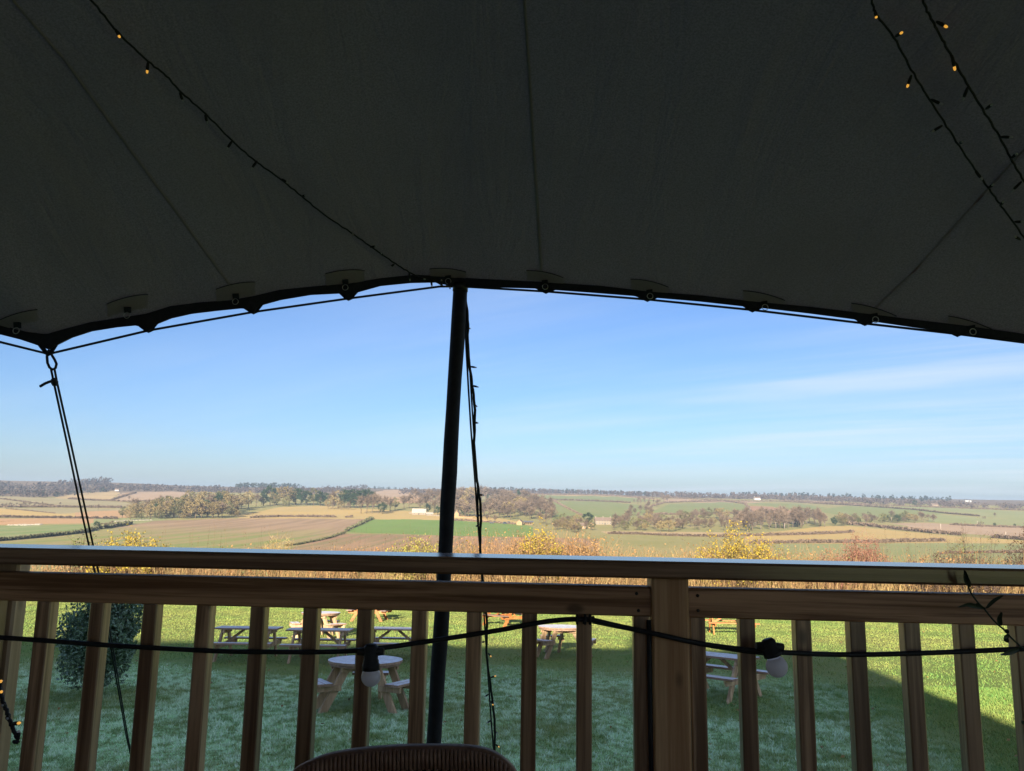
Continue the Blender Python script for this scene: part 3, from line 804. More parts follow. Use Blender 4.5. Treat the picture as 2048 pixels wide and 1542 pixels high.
# ------------------------------------------------------------------ the deck railing
Y0, KR = 1.955, math.tan(R(3.0))
RO = Vector((0, Y0, 0))
RDIR = Vector((1, -KR, 0)).normalized()
rail = thing('deck_railing', 'brown timber deck railing with square balusters across the view', 'railing', RO, (0, 0, math.atan(-KR)))
def rl(u, v, dy=0.0):
    """point on the railing's front plane (moved dy away), as (along, height)"""
    d = ray(u, v)
    t = (Y0 + dy - 0) / (d.y + KR * d.x)
    p = CAM + d * t - RO
    return p.dot(RDIR), p.z
zH1, zH0 = rl(1024, 1116.5, -.045)[1], rl(1024, 1151.5, -.045)[1]
zM1, zM0 = rl(1024, 1167.8)[1], rl(1024, 1227)[1]
xp0, xp1 = rl(1303, 1230)[0], rl(1377, 1230)[0]
XL, XR = -3.4, 3.6
def rbox(name, x0, x1, y0, y1, z0, z1, mat, b=.004, parent=None):
    return obj(name, MB().box(x0, x1, y0, y1, z0, z1, b), mat, parent or rail, local=True)
rbox('handrail', XL, XR, -.045, .100, zH0, zH1, M_CAPX, .006)
xl = rl(12, 1138)[0]
rbox('mid_rail', XL, xp0 - .002, 0, .045, zM0, zM1, M_RAILX)
rbox('mid_rail', xp1 + .002, XR, 0, .045, zM0, zM1, M_RAILX)
rbox('bottom_rail', XL, xp0 - .002, 0, .045, .08, .15, M_RAILX)
rbox('bottom_rail', xp1 + .002, XR, 0, .045, .08, .15, M_RAILX)
rbox('post', xp0, xp1, -.012, .088, 0.0, zH0 - .001, M_POST, .006)
rbox('post', xl - .1, xl, .047, .1, 0.0, zH0 - .001, M_RAILZ, .006)
BAL = [73, 179, 285, 392, 500, 606, 714, 823.5, 933, 1044, 1153.5, 1267, 1380, 1479.5, 1591, 1700, 1809, 1918, 2031]
VB = [1208 + (1254 - 1208) * u / 2048 for u in BAL]
bx = [rl(u, v, .004)[0] for u, v in zip(BAL, VB)]
stp = (bx[9] - bx[0]) / 9
bx = [bx[0] - 2 * stp, bx[0] - stp] + bx + [bx[-1] + stp, bx[-1] + 2 * stp]
for i, x in enumerate(bx):
    if 0.0 < (x - (xp1 - .02)) < .02: x = xp1 + .001
    rbox('baluster', x, x + .0385, .004 + random.uniform(-.001, .001), .042, .15, zM0 - .0008, M_BAL, .003)
for u, v in ((1273, 1187), (1277, 1221), (1395, 1191), (1396, 1221)):
    x, z = rl(u, v)
    obj('screw', MB().lathe([(.0001, -.001), (.0042, -.001), (.0042, .001), (.0001, .001)], (x, -.0005, z), (0, -1, 0), 10), M_SCREW, rail, local=True)

# festoon cable with two bulbs, tied to a baluster
FY = -.014
def fp(u, v, off=FY):
    d = ray(u, v); t = (Y0 + off) / (d.y + KR * d.x)
    return CAM + d * t
FEST = [(-900, 1300), (-600, 1290), (-380, 1262), (-280, 1256), (-180, 1262), (-60, 1270), (0, 1275), (60, 1279), (210, 1290), (330, 1297), (430, 1302), (500, 1303.5), (640, 1304), (715, 1301), (742, 1297), (770, 1295), (820, 1288), (900, 1276), (1000, 1260), (1080, 1245), (1120, 1240), (1150, 1238.5), (1185, 1240), (1220, 1248), (1260, 1257), (1330, 1272), (1400, 1287), (1480, 1298), (1535, 1303), (1570, 1305), (1650, 1308.5), (1740, 1309), (1850, 1306), (1950, 1302), (2040, 1298), (2120, 1296), (2300, 1302), (2600, 1310)]
def smooth(pts, n=5):
    out = []
    for i in range(len(pts) - 1):
        p0, p1, p2, p3 = pts[max(i - 1, 0)], pts[i], pts[i + 1], pts[min(i + 2, len(pts) - 1)]
        for k in range(n):
            t = k / n
            out.append(0.5 * ((2 * p1) + (p2 - p0) * t + (2 * p0 - 5 * p1 + 4 * p2 - p3) * t * t + (3 * p1 - p0 - 3 * p2 + p3) * t ** 3))
    return out + [pts[-1]]
fest = thing('festoon_cable', 'black festoon light cable sagging along the railing with two white bulbs', 'string lights', fp(1153, 1240))
def fest_y(u): return FY - (.016 if 1290 < u < 1390 else 0) - .03 * math.exp(-((u - 742) / 60) ** 2) - .03 * math.exp(-((u - 1545) / 60) ** 2)
obj('cable', MB().tube(smooth([fp(u, v, fest_y(u)) for u, v in FEST]), 0.0062, 8), M_BLACK, fest)
obj('cable', MB().tube(smooth([fp(u, v + 3.5 + 2 * math.sin(u * .013), fest_y(u) + .008) for u, v in FEST if 1180 < u < 1560]), 0.0042, 6), M_BLACK, fest)
def lamp(u0, v0, u1, v1, ub_, vb_, rb):
    a, b2, c = fp(u0, v0, -.05), fp(u1, v1, -.05), fp(ub_, vb_, -.05)
    ax = (c - a).normalized()
    L = (b2 - a).length
    hd = obj('lamp_holder', MB().lathe([(.0005, -.006), (.012, -.006), (.0175, .0), (.0175, L * .55), (.0195, L * .6), (.0195, L * .72), (.0215, L * .76), (.0215, L * 1.0), (.015, L * 1.02)], a, ax, 20), M_BLACK, fest)
    cl2 = Vector((1, -.02, .02 if u0 < 1000 else -.03))
    obj('cable_clamp', MB().tube([a + ax * .012 - cl2 * .033, a + ax * .012 - cl2 * .012, a + ax * .012 + cl2 * .012, a + ax * .012 + cl2 * .033], [.0085, .011, .011, .0085], 10), M_BLACK, hd)
    prof = [(.014, -.020)] + [(rb * math.sin(t), -rb * math.cos(t)) for t in np.linspace(.75, math.pi - .001, 16)]
    obj('globe_bulb', MB().lathe(prof, c, ax, 24), M_BULB, hd)
lamp(742, 1293, 742, 1340, 742, 1353, .0242)
lamp(1536, 1283, 1546, 1312, 1553.5, 1333, .0255)
mb = MB()
for du in (-14, 2, 12):
    p = fp(1168 + du, 1239, FY)
    mb.tube([p + Vector((0, math.cos(a) * .011, math.sin(a) * .011)) for a in np.linspace(0, 2 * math.pi, 11)], .003, 5, cap=False)
mb.tube([fp(1168, 1247, -.02), fp(1168, 1240, -.022), fp(1182, 1238, -.02), fp(1188, 1233, -.018)], .004, 6)
obj('cable_tie', mb, M_BLACK, fest)
obj('cable', MB().tube([fp(1298, 1240, -.004), fp(1299, 1330, -.004), fp(1301, 1450, -.004), fp(1304, 1600, -.004)], .006, 6), M_BLACK, fest)  # only a thin black upright line filling the gap beside the post

# ------------------------------------------------------------------ fairy light strings
def fairy(name, label, cable, lights, rad=.0032):
    """cable: points; lights: (base point, tip point, lit)"""
    t = thing(name, label, 'string lights', cable[0], group=None)
    tw = []
    sm = smooth(cable, 6)
    for i, p in enumerate(sm):
        tw.append(p + Vector((math.sin(i * 1.9), math.cos(i * 2.3), math.sin(i * 2.9))) * .0012)
    obj('cable', MB().tube(tw, rad, 6), M_BLACK, t)
    for a, b2, lit in lights:
        a, b2 = Vector(a), Vector(b2)
        d = (b2 - a)
        L = d.length; d = d.normalized()
        h = obj('light_holder', MB().lathe([(.0005, 0), (.0026, .001), (.0042, L * .25), (.0046, L * .6), (.0040, L * .78), (.0005, L * .79)], a, d, 8), M_BLACK, t)
        obj('led', MB().lathe([(.0022, L * .76), (.0034, L * .86), (.0034, L * 1.0), (.0022, L * 1.09), (.0004, L * 1.12)], a, d, 8), M_LIT if lit else M_UNLIT, h)
    return t
def cpts(pts, off=.02): return [on_canopy(u, v, off) for u, v in pts]
def clights(ls, off=.022): return [(on_canopy(a, b2, off), on_canopy(c, d, off + .012), lit) for a, b2, c, d, lit in ls]
fairy('fairy_light_string', 'long fairy light string under the canopy running down to the pole top',
      cpts([(-140, -400), (60, -150), (150, -45), (193, 4), (235, 56), (293, 112), (330, 142), (360, 175), (410, 220), (466, 275), (512, 315), (560, 350), (603, 385), (650, 424), (700, 458), (745, 490), (790, 521), (822, 541), (850, 553)]) + [edge(870, 563, .03), edge(890, 573, .03), edge(900, 566, .02), edge(908, 573, .03)],
      clights([(228, 46, 236, 57, 1), (294, 112, 291, 128, 1), (357, 174, 362, 187, 0), (408, 219, 411, 231, 0), (464, 272, 453, 283, 0), (514, 312, 502, 324, 0), (562, 349, 574, 352, 0), (603, 384, 610, 378, 0), (706, 462, 703, 456, 0), (738, 487, 750, 481, 0), (765, 505, 761, 495, 0), (788, 521, 779, 523, 0), (817, 538, 818, 550, 0), (838, 549, 850, 548, 0)]) +
      [(edge(862, 560, .035), edge(864, 573, .035), 0), (edge(884, 572, .035), edge(883, 560, .035), 0), (edge(899, 566, .03), edge(900, 577, .03), 0)])
fairy('fairy_light_string', 'fairy light string under the canopy with three lit amber lights crossing the diagonal seam',
      cpts([(1560, -480), (1680, -180), (1735, -40), (1748, 4), (1756, 22), (1787, 63), (1822, 128), (1852, 178), (1887, 233), (1925, 293), (1960, 344), (1985, 380), (2006, 409), (2036, 450), (2062, 492)]),
      clights([(1751, 10, 1754, 16, 1), (1790, 62, 1804, 47, 1), (1823, 138, 1815, 155, 1), (1861, 187, 1884, 191, 0), (1885, 240, 1864, 247, 0), (1920, 276, 1923, 267, 0), (1950, 331, 1963, 342, 0), (1977, 366, 1985, 353, 0), (1999, 402, 2005, 388, 0), (2027, 434, 2044, 428, 0), (2040, 470, 2028, 458, 0)]))
fairy('fairy_light_string', 'short fairy light string under the canopy with two lit lights in the top corner',
      cpts([(1640, -480), (1775, -180), (1835, -40), (1852, 4), (1868, 36), (1884, 68), (1908, 112), (1937, 162), (1965, 208), (1998, 263), (2024, 313), (2048, 353), (2085, 410)]),
      clights([(1872, 30, 1893, 34, 1), (1903, 98, 1909, 120, 1), (1936, 162, 1926, 181, 0), (1971, 207, 1984, 191, 0), (1999, 263, 2023, 258, 0), (2022, 306, 2032, 291, 0), (2043, 352, 2023, 366, 0)]))
fl = []
for (u, v, Y, du, dv, lit) in [(931, 655, 3.15, 9, 2, 0), (940, 733, 3.2, 12, 2, 0), (944, 771, 3.25, 12, 3, 0), (946, 808, 3.3, 8, 5, 0), (948, 845, 3.34, 8, 1, 0), (952, 960, 3.5, 4, 4, 0), (957, 990, 3.56, 10, 0, 0), (960, 1030, 3.6, -8, 2, 0), (958, 1052, 3.65, -6, 0, 0),
                             (969, 1283, 3.97, -6, 2, 0), (976, 1306, 4.0, 6, 7, 1), (981, 1355, 4.1, 10, -3, 1), (978, 1388, 4.15, -8, 5, 0), (982, 1402, 4.17, 4, 8, 1), (983, 1440, 4.23, -9, 6, 0), (987, 1462, 4.27, 8, 4, 0), (990, 1488, 4.31, 8, 6, 1)]:
    fl.append((at_y(u, v, Y), at_y(u + du, v + dv, Y - .01), lit))
fairy('fairy_light_string', 'fairy light string wound down the thin guy rope behind the pole',
      [at_y(u + 2 + 3 * math.sin(i * 2.1), v, y - .012) for i, (u, v, y) in enumerate([(928, 590, 3.15), (931, 640, 3.15), (936, 700, 3.19), (941, 760, 3.24), (945, 820, 3.31), (949, 900, 3.42), (952, 960, 3.5), (957, 1020, 3.6), (961, 1090, 3.72), (963, 1160, 3.82), (969, 1240, 3.92), (974, 1310, 4.02), (980, 1380, 4.14), (985, 1450, 4.25), (990, 1515, 4.36), (994, 1600, 4.5)])], fl, .0065)
Yb = 1.86
fairy('fairy_light_string', 'short fairy light string with glowing lights hanging before the end baluster at the frame edge',
      [at_y(u, v, Yb) for u, v in [(-40, 1300), (-12, 1345), (0, 1375), (5, 1400), (13, 1420), (20, 1442), (28, 1462), (36, 1480), (33, 1484), (28, 1483)]],
      [(at_y(a, b2, Yb), at_y(c, d, Yb - .01), a != 9 and a != 16) for a, b2, c, d in [(-2, 1372, 2, 1362), (-2, 1378, 3, 1384), (9, 1410, 4, 1411), (16, 1430, 14, 1438), (22, 1448, 39, 1446)]] + [(at_y(37, 1476, Yb), at_y(37, 1462, Yb), 0)], .0045)

# ------------------------------------------------------------------ climbing stem in front of the railing
vine = thing('climbing_stem', 'dark leafy climbing stem leaning across the railing near its end', 'plant', fp(2060, 1310, -.06))
VS = [(1930, 1146), (1936, 1170), (1942, 1185), (1956, 1205), (1969, 1218), (1985, 1238), (1997, 1250), (2010, 1261), (2020, 1273), (2036, 1288), (2046, 1297), (2075, 1312), (2120, 1420), (2130, 1600)]
obj('stem', MB().tube(smooth([fp(u, v, -.07) for u, v in VS], 4), .0022, 5), M_VINE, vine)
def leaf(pts, w, parent=vine):
    """pointed folded leaf along pts"""
    c = smooth([fp(u, v, o) for u, v, o in pts], 4)
    vs_, fs = [], []
    for i, p in enumerate(c):
        t = i / (len(c) - 1); ww = w * math.sin(math.pi * min(1, t ** .8)) ** .8 + .0004
        d = (c[min(i + 1, len(c) - 1)] - c[max(i - 1, 0)]).normalized()
        s = d.cross(Vector((0, 1, .25))).normalized()
        vs_ += [p - s * ww + Vector((0, -.006, 0)), p, p + s * ww + Vector((0, -.004, 0))]
    for i in range(len(c) - 1):
        for k in range(2): fs.append((3 * i + k, 3 * i + k + 1, 3 * i + k + 4, 3 * i + k + 3))
    obj('leaf', MB().add(vs_, fs, True), M_VINE, parent)
leaf([(1938, 1172, -.07), (1931, 1160, -.075), (1927, 1140, -.08)], .006)
leaf([(1938, 1174, -.07), (1933, 1163, -.08), (1929, 1150, -.08)], .004)
leaf([(1969, 1217, -.07), (1945, 1211, -.085), (1932, 1209, -.09), (1914, 1214, -.09)], .0055)
leaf([(1963, 1214, -.07), (1955, 1210, -.08), (1950, 1206, -.08)], .0022)
leaf([(1970, 1216, -.07), (1985, 1201, -.075), (2004, 1190, -.08)], .0042)
leaf([(2000, 1251, -.07), (1996, 1238, -.08), (2001, 1224, -.085)], .0055)
leaf([(2017, 1270, -.07), (2008, 1276, -.08), (2016, 1284, -.085)], .0075)
leaf([(2014, 1266, -.07), (2010, 1261, -.08), (2006, 1259, -.085)], .0045)
leaf([(2040, 1296, -.07), (2020, 1303, -.08), (1999, 1309, -.085)], .007)
leaf([(2052, 1446, -.07), (2045, 1444, -.08), (2041, 1441, -.085)], .005)

# ------------------------------------------------------------------ wicker chair just in front of the camera
CY = 1.36
rimpx = [(560, 1580), (585, 1543), (610, 1527), (650, 1511), (700, 1501), (760, 1494.5), (820, 1491.5), (880, 1491), (930, 1492.5), (965, 1497), (990, 1506), (1012, 1521), (1032, 1543), (1048, 1580)]
rim = smooth([at_y(u, v + 4, CY + .04 * math.cos((u - 810) / 240 * 1.3)) for u, v in rimpx], 5)
chair = thing('wicker_chair', 'dark wicker armchair with its rounded backrest at the bottom of the view', 'chair', (rim[len(rim) // 2].x, CY - .2, 0))
x0, x1 = rim[0].x, rim[-1].x
mb = MB(); vs_, fs = [], []
# woven rim: a flat band of close cane wraps
for i, p in enumerate(rim):
    for dy, dz in ((-.016, -.004), (-.008, .004), (.010, .004), (.016, -.006), (.010, -.03), (-.016, -.03)):
        vs_.append(p + Vector((0, dy, dz)))
for i in range(len(rim) - 1):
    for k in range(6): fs.append((6 * i + k, 6 * i + (k + 1) % 6, 6 * i + 6 + (k + 1) % 6, 6 * i + 6 + k))
mb.add(vs_, fs, True)
obj('back_rim', mb, M_CANE, chair)
mb = MB()
rx = [p.x for p in rim]; rz = [p.z for p in rim]; ry = [p.y for p in rim]
k = 0; x = x0 + .012
while x < x1 - .012:
    z = float(np.interp(x, rx, rz)); y = float(np.interp(x, rx, ry))
    mb.tube([(x, y - .0165, z + .0015), (x + .001, y - .020, z - .012), (x + .002, y - .019, z - .03)], .0034, 5)
    x += .0072
obj('rim_wraps', mb, M_CANE, tag(chair))
mb = MB()
x = x0 + .02
while x < x1 - .02:
    z = float(np.interp(x, rx, rz)); y = float(np.interp(x, rx, ry))
    mb.tube([(x, y - .008, z - .02), (x * .995, y - .02, z - .08), (x * .98, y - .05, .45)], .0042, 5)
    x += .0145
tag(obj('back_canes', mb, M_CANE, chair), kind='stuff')
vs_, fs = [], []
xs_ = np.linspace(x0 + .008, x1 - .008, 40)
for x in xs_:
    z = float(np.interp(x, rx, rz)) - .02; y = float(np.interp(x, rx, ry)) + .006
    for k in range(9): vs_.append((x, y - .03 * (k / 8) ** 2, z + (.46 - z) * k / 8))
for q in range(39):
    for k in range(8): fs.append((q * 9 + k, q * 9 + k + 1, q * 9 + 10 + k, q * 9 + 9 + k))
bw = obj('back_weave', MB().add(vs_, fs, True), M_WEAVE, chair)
obj('seat', MB().box(x0 - .02, x1 + .02, CY - .55, CY - .05, .40, .45, .02), M_CANE, chair)
for s, xx in ((-1, x0 - .02), (1, x1 + .02)):
    obj('arm', MB().tube(smooth([Vector((xx, CY - .02, .72)), Vector((xx + s * .03, CY - .25, .66)), Vector((xx + s * .02, CY - .5, .62)), Vector((xx, CY - .55, .42))], 5), .022, 8), M_CANE, chair)
    for yy in (CY - .52, CY - .08):
        obj('leg', MB().tube([(xx - s * .03, yy, .42), (xx, yy, 0)], [.022, .017], 8), M_CANE, chair)

# ------------------------------------------------------------------ picnic tables
def lawn_rot(rz): return (Matrix.Rotation(SLOPE, 4, 'X') @ Matrix.Rotation(rz, 4, 'Z')).to_euler()
def rect_table(label, px, rz, L=1.5, mats=(M_TBL, M_TBLLEG, M_TBL), heart=False, h=.73, wood_w=.62, at=None):
    g = on_lawn(*px) if at is None else Vector((at[0], at[1], lawn_z(at[1])))
    t = thing('picnic_table', label, 'picnic table', g, lawn_rot(rz), 'picnic tables on the lawn')
    mt, ml, ms = mats
    n = 5; w = wood_w / n
    for i in range(n):
        y = -wood_w / 2 + i * w
        obj('plank', MB().box(-L / 2, L / 2, y + .004, y + w - .004, h - .038, h, .004), mt, t, local=True)
    for s in (-1, 1):
        for k in range(2):
            y = s * (.56 + k * .125)
            obj('bench_plank', MB().box(-L / 2, L / 2, min(y, y + s * .118), max(y, y + s * .118), .40, .438, .004), ms, t, local=True)
    for e in (-1, 1):
        xe = e * (L / 2 - .2)
        for s in (-1, 1):
            obj('leg', MB().beam((xe, s * .20, h - .04), (xe, s * .62, -.03), .045, .105, up=(0, s, .6)), ml, t, local=True)
        obj('top_bearer', MB().box(xe + .024, xe + .066, -.29, .29, h - .125, h - .039), ml, t, local=True)
        sb = obj('seat_bearer', MB().prism([(-.80, .40), (-.74, .30), (.74, .30), (.80, .40)], xe + .024, xe + .066, Matrix(((0, 0, 1, 0), (1, 0, 0, 0), (0, 1, 0, 0), (0, 0, 0, 1)))), ml, t, local=True)
        if heart:
            for s in (-1, 1):
                obj('heart_cutout', MB().lathe([(.0005, 0), (.03, 0), (.03, .004), (.0005, .004)], (xe + e * .070, s * .66, .355), (e, 0, 0), 8), M_BLACK, sb, local=True)
        obj('brace', MB().beam((xe - e * .03, 0, .36), (e * .10, 0, h - .05), .06, .035, up=(0, 1, 0)), ml, t, local=True)
    return t
def round_table(label, px, rz, D=1.2, h=.74):
    g = on_lawn(px[0], px[1], h)
    t = thing('round_picnic_table', label, 'picnic table', Vector((g.x, g.y, lawn_z(g.y))), lawn_rot(rz), 'picnic tables on the lawn')
    rr = D / 2
    n = 8; w = D / n
    for i in range(n):
        ya, yb = -rr + i * w + .003, -rr + (i + 1) * w - .003
        pa = [(math.sqrt(max(rr * rr - y * y, 0)), y) for y in np.linspace(ya, yb, 6)]
        poly = pa + [(-x, y) for x, y in reversed(pa)]
        obj('plank', MB().prism(poly, h - .036, h), M_TBL, t, local=True)
    rg = [(math.cos(a) * (rr - .03), math.sin(a) * (rr - .03)) for a in np.linspace(0, 2 * math.pi, 33)[:-1]]
    ri = [(x * .86, y * .86) for x, y in rg]
    mb = MB(); m_ = 32
    vs_ = [(x, y, z) for pl_ in (rg, ri) for z in (h - .075, h - .037) for x, y in pl_]
    fs = []
    for i in range(m_):
        j = (i + 1) % m_
        fs += [(i, j, m_ + j, m_ + i), (2 * m_ + j, 2 * m_ + i, 3 * m_ + i, 3 * m_ + j), (j, i, 2 * m_ + i, 2 * m_ + j), (m_ + i, m_ + j, 3 * m_ + j, 3 * m_ + i)]
    obj('under_rim', mb.add(vs_, fs), M_TBL, t, local=True)
    for ang in (-30, 210, 90):
        a = R(ang); M = Matrix.Rotation(a, 4, 'Z')
        for k in range(2):
            y = .64 + .135 * k
            mb = MB(); mb.box(y, y + .128, -.31, .31, .405, .445, .004, M)
            obj('bench_plank', mb, M_TBL, t, local=True)
        for o in (-.18, .18):
            mb = MB(); mb.beam(M @ Vector((.36, o, h - .04)), M @ Vector((.76, o, -.03)), .045, .125, up=M @ Vector((1, 0, .6)))
            obj('leg', mb, M_TBLLEG, t, local=True)
            q = o + (.048 if o > 0 else -.048)
            mb = MB(); mb.beam(M @ Vector((.48, q, .362)), M @ Vector((.90, q, .362)), .045, .085)
            obj('seat_bearer', mb, M_TBLLEG, t, local=True)
            mb = MB(); mb.beam(M @ Vector((.12, q, h - .11)), M @ Vector((.50, q, h - .11)), .045, .07)
            obj('top_bearer', mb, M_TBLLEG, t, local=True)
    return t
round_table('large round picnic table with a frosty top, nearest the deck', (730, 1320), R(2), 1.22)
round_table('round picnic table beyond the row of long tables', (641, 1225), R(-8), 1.2)
round_table('round picnic table by the sunny edge, between the pole and the railing post', (1122, 1253), R(14), 1.2)
rect_table('long frosted picnic table at the bush end of the row', (492, 1318), R(2), 1.5)
rect_table('long frosted picnic table in the middle of the row behind the round table', (636, 1322), R(2), 1.5)
rect_table('long frosted picnic table at the pole end of the row', (786, 1318), R(0), 1.5)
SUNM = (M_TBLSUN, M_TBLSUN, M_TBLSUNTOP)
rect_table('small picnic table seen end on at the far edge of the shade', (739, 1241), R(86), 1.4, SUNM)
rect_table('orange sunlit picnic table with heart cut-outs, turned diagonally', (1012, 1252), R(-52), 1.7, SUNM, True)
rect_table('orange sunlit picnic table nearly side on, beyond the railing post', (1462, 1268), R(-7), 1.75, (M_TBLSUN, M_TBLSUN, M_TBLSUN))
rect_table('pale picnic table in the shade with its A-frame end turned to the deck', (1462, 1372), R(-44), 1.5, at=(3.92, 14.5))

# ------------------------------------------------------------------ leaf clouds
def leafquads(C, s, flat=0.0, asp=1.6, up=None):
    """C: centres (n,3), s: sizes (n,): small diamond leaves with random pose -> V, F"""
    n = len(C)
    d = RNG.normal(size=(n, 3)); d[:, 2] *= (1 - flat)
    if up is not None: d = d * (1 - up) + np.array([0, 0, 1.0]) * up * 1.6
    d /= np.linalg.norm(d, axis=1)[:, None]
    e = RNG.normal(size=(n, 3)); e -= d * (e * d).sum(1)[:, None]; e /= np.linalg.norm(e, axis=1)[:, None]
    s = np.asarray(s)[:, None] if np.ndim(s) else np.full((n, 1), s)
    a = C - d * s * asp / 2; b2 = C + d * s * asp / 2; c = C + e * s / 2; g = C - e * s / 2
    V = np.stack([a, c, b2, g], 1).reshape(-1, 3)
    return V, np.arange(4 * n).reshape(-1, 4)
def twigs(P0, P1, w):
    n = len(P0)
    d = P1 - P0; e = np.cross(d, RNG.normal(size=(n, 3))); e /= np.linalg.norm(e, axis=1)[:, None] + 1e-9
    w = np.asarray(w)[:, None] if np.ndim(w) else w
    V = np.stack([P0 - e * w / 2, P0 + e * w / 2, P1 + e * w * .15, P1 - e * w * .15], 1).reshape(-1, 3)
    return V, np.arange(4 * n).reshape(-1, 4)
def joinvf(L):
    Vs, Fs, o = [], [], 0
    for v, f in L:
        Vs.append(v); Fs.append(f + o); o += len(v)
    return np.concatenate(Vs), np.concatenate(Fs)
def npchild(name, V, Fc, mat, parent): return npmesh(name, V, Fc, mat, parent)

# bay bush on the lawn
bp = on_lawn(196, 1392)
bay = thing('bay_bush', 'round dark green bay bush on a thin stem on the lawn', 'bush', bp)
Hb = (on_lawn(190, 1392).y) * (1392 - 1212) / F * 1.0
mb = MB()
mb.tube([(0, 0, -.05), (.06, 0, .12), (.02, 0, .30), (.03, .02, .7)], [.025, .022, .02, .012], 7)
for k in range(9):
    a = k * 2.4; q = Vector((math.cos(a) * .35, math.sin(a) * .35, .6 + .09 * k))
    mb.tube([(.02, 0, .28 + .04 * k), q * .6 + Vector((0, 0, .1)), q], [.012, .009, .004], 5)
obj('stem', mb, plain('bay_bark', (0.05, .04, .03), None, .9, 30), bay, local=True)
n = 9500
dd = RNG.normal(size=(n, 3)); dd /= np.linalg.norm(dd, axis=1)[:, None]
rad = RNG.uniform(.25, 1.0, n) ** .55
lump = 0.62 + 0.70 * vnoise(dd[:, 0] * 3 + 9, dd[:, 2] * 3 + dd[:, 1] * 2 + 5, 51)
hz = 0.5 * Hb * .96
C = dd * (rad * lump)[:, None] * np.array([.66, .66, hz * .98]) + np.array([0, 0, .22 + hz])
V1 = leafquads(C, RNG.uniform(.026, .048, n), up=.2, asp=2.6)
# upright shoots
ns = 240
a = RNG.uniform(0, 6.28, ns); rr = RNG.uniform(0, .62, ns)
base = np.stack([np.cos(a) * rr, np.sin(a) * rr, .2 + hz + hz * np.sqrt(np.clip(1 - (rr / .68) ** 2, 0.02, 1)) * .95], -1)
tip = base + np.stack([np.cos(a) * .05, np.sin(a) * .05, RNG.uniform(.08, .30, ns)], -1)
t = RNG.uniform(0, 1, (ns, 9, 1))
C2 = (base[:, None] * (1 - t) + tip[:, None] * t).reshape(-1, 3) + RNG.normal(size=(ns * 9, 3)) * .012
V2 = leafquads(C2, RNG.uniform(.018, .03, len(C2)), up=.45, asp=2.6)
m_bay, nt, b = newmat('bay_leaf', .45, .5)
p = coords(nt, space='World')
f = nnoise(nt, p, 30, 3, .7); fq = nnoise(nt, p, 55, 2, .5)
ge = nt.nodes.new('ShaderNodeNewGeometry'); sx = nd(nt, 'ShaderNodeSeparateXYZ'); nt.links.new(ge.outputs['Position'], sx.inputs[0])
col = nmix(nt, nrange(nt, f, .35, .65), (.05, .10, .045), (.12, .19, .08))
col = nmix(nt, nrange(nt, fq, .47, .64, 0, .55), col, (.42, .54, .48))
nt.links.new(col, b.inputs['Base Color'])
V, Q = joinvf([V1, V2])
npchild('foliage', V, Q, m_bay, bay)

# ------------------------------------------------------------------ hedge at the foot of the lawn
HEDGE_Y = 44.0
def hz_(y): return float(np.interp(y, PY, PZ)) + CAM.z if y > 44 else lawn_z(y)
M_STALK = plain('dry_stalk', (0.27, 0.17, 0.08), (0.19, 0.11, 0.055), .9, .8, space='World')
M_RUST = plain('rusty_bracken', (0.25, 0.12, 0.05), (0.32, 0.19, 0.075), .9, .5, space='World')
M_STRAW = plain('straw_grass', (0.40, 0.30, 0.12), (0.20, 0.11, 0.05), .9, .45, space='World')
M_YEL = plain('yellow_leaf', (0.38, 0.26, 0.022), (0.24, 0.19, 0.035), .7, 1.6, space='World')
M_YGR = plain('yellow_green_leaf', (0.31, 0.26, 0.045), (0.19, 0.19, 0.05), .7, 1.6, space='World')
M_OLV = plain('olive_leaf', (0.095, 0.11, 0.042), (0.155, 0.155, 0.06), .7, 1.6, space='World')
M_TWIG = plain('brown_twig', (0.13, 0.09, 0.055), (0.09, 0.06, 0.04), .9, 1, space='World')
M_REDTW = plain('red_twig', (0.24, 0.11, 0.075), (0.19, 0.098, 0.068), .9, 1, space='World')
M_DKTW = plain('dark_bramble', (0.055, 0.034, 0.028), (0.085, 0.055, 0.038), .9, 1, space='World')
def top_for(u, v, y):
    """height above the hedge ground of the point seen at (u, v) standing at depth y"""
    p = at_y(u, v, y); return p.x, p.z - hz_(y)
hv = [(-300, 1122), (0, 1122), (120, 1115), (300, 1098), (500, 1094), (700, 1090), (780, 1082), (1000, 1068), (1150, 1064), (1230, 1076), (1300, 1084), (1400, 1082), (1550, 1086), (1700, 1092), (1900, 1098), (2048, 1102), (2350, 1110)]
def band(name, label, n, frac, w, mat, lean, y0, y1, seed, ext=1.0):
    u = RNG.uniform(-330, 2380, n); y = RNG.uniform(y0, y1, n)
    g = vnoise(u / 60, y / 3, seed) * .6 + vnoise(u / 17, y, seed + 1) * .4
    keep = RNG.random(n) < frac * (0.15 + 1.5 * g ** 1.5)
    u, y, g = u[keep], y[keep], g[keep]; n = len(u)
    d0 = np.array([list(ray(a, 1130)) for a in (0., 1000.)])
    x = np.array([at_y(a, 1130, b2).x for a, b2 in zip(u, y)])
    zt = np.array([at_y(a, lerp_tab(hv, a), b2).z for a, b2 in zip(u, y)])
    zg = np.interp(y, PY, PZ) + CAM.z
    h = (zt - zg) * (0.55 + 0.55 * g) * RNG.uniform(.6, 1.12, n) * ext
    P0 = np.stack([x, y, zg - .1], -1)
    P1 = P0 + np.stack([RNG.normal(0, lean, n) * h, RNG.normal(0, lean, n) * h, h], -1)
    return P0, P1, h
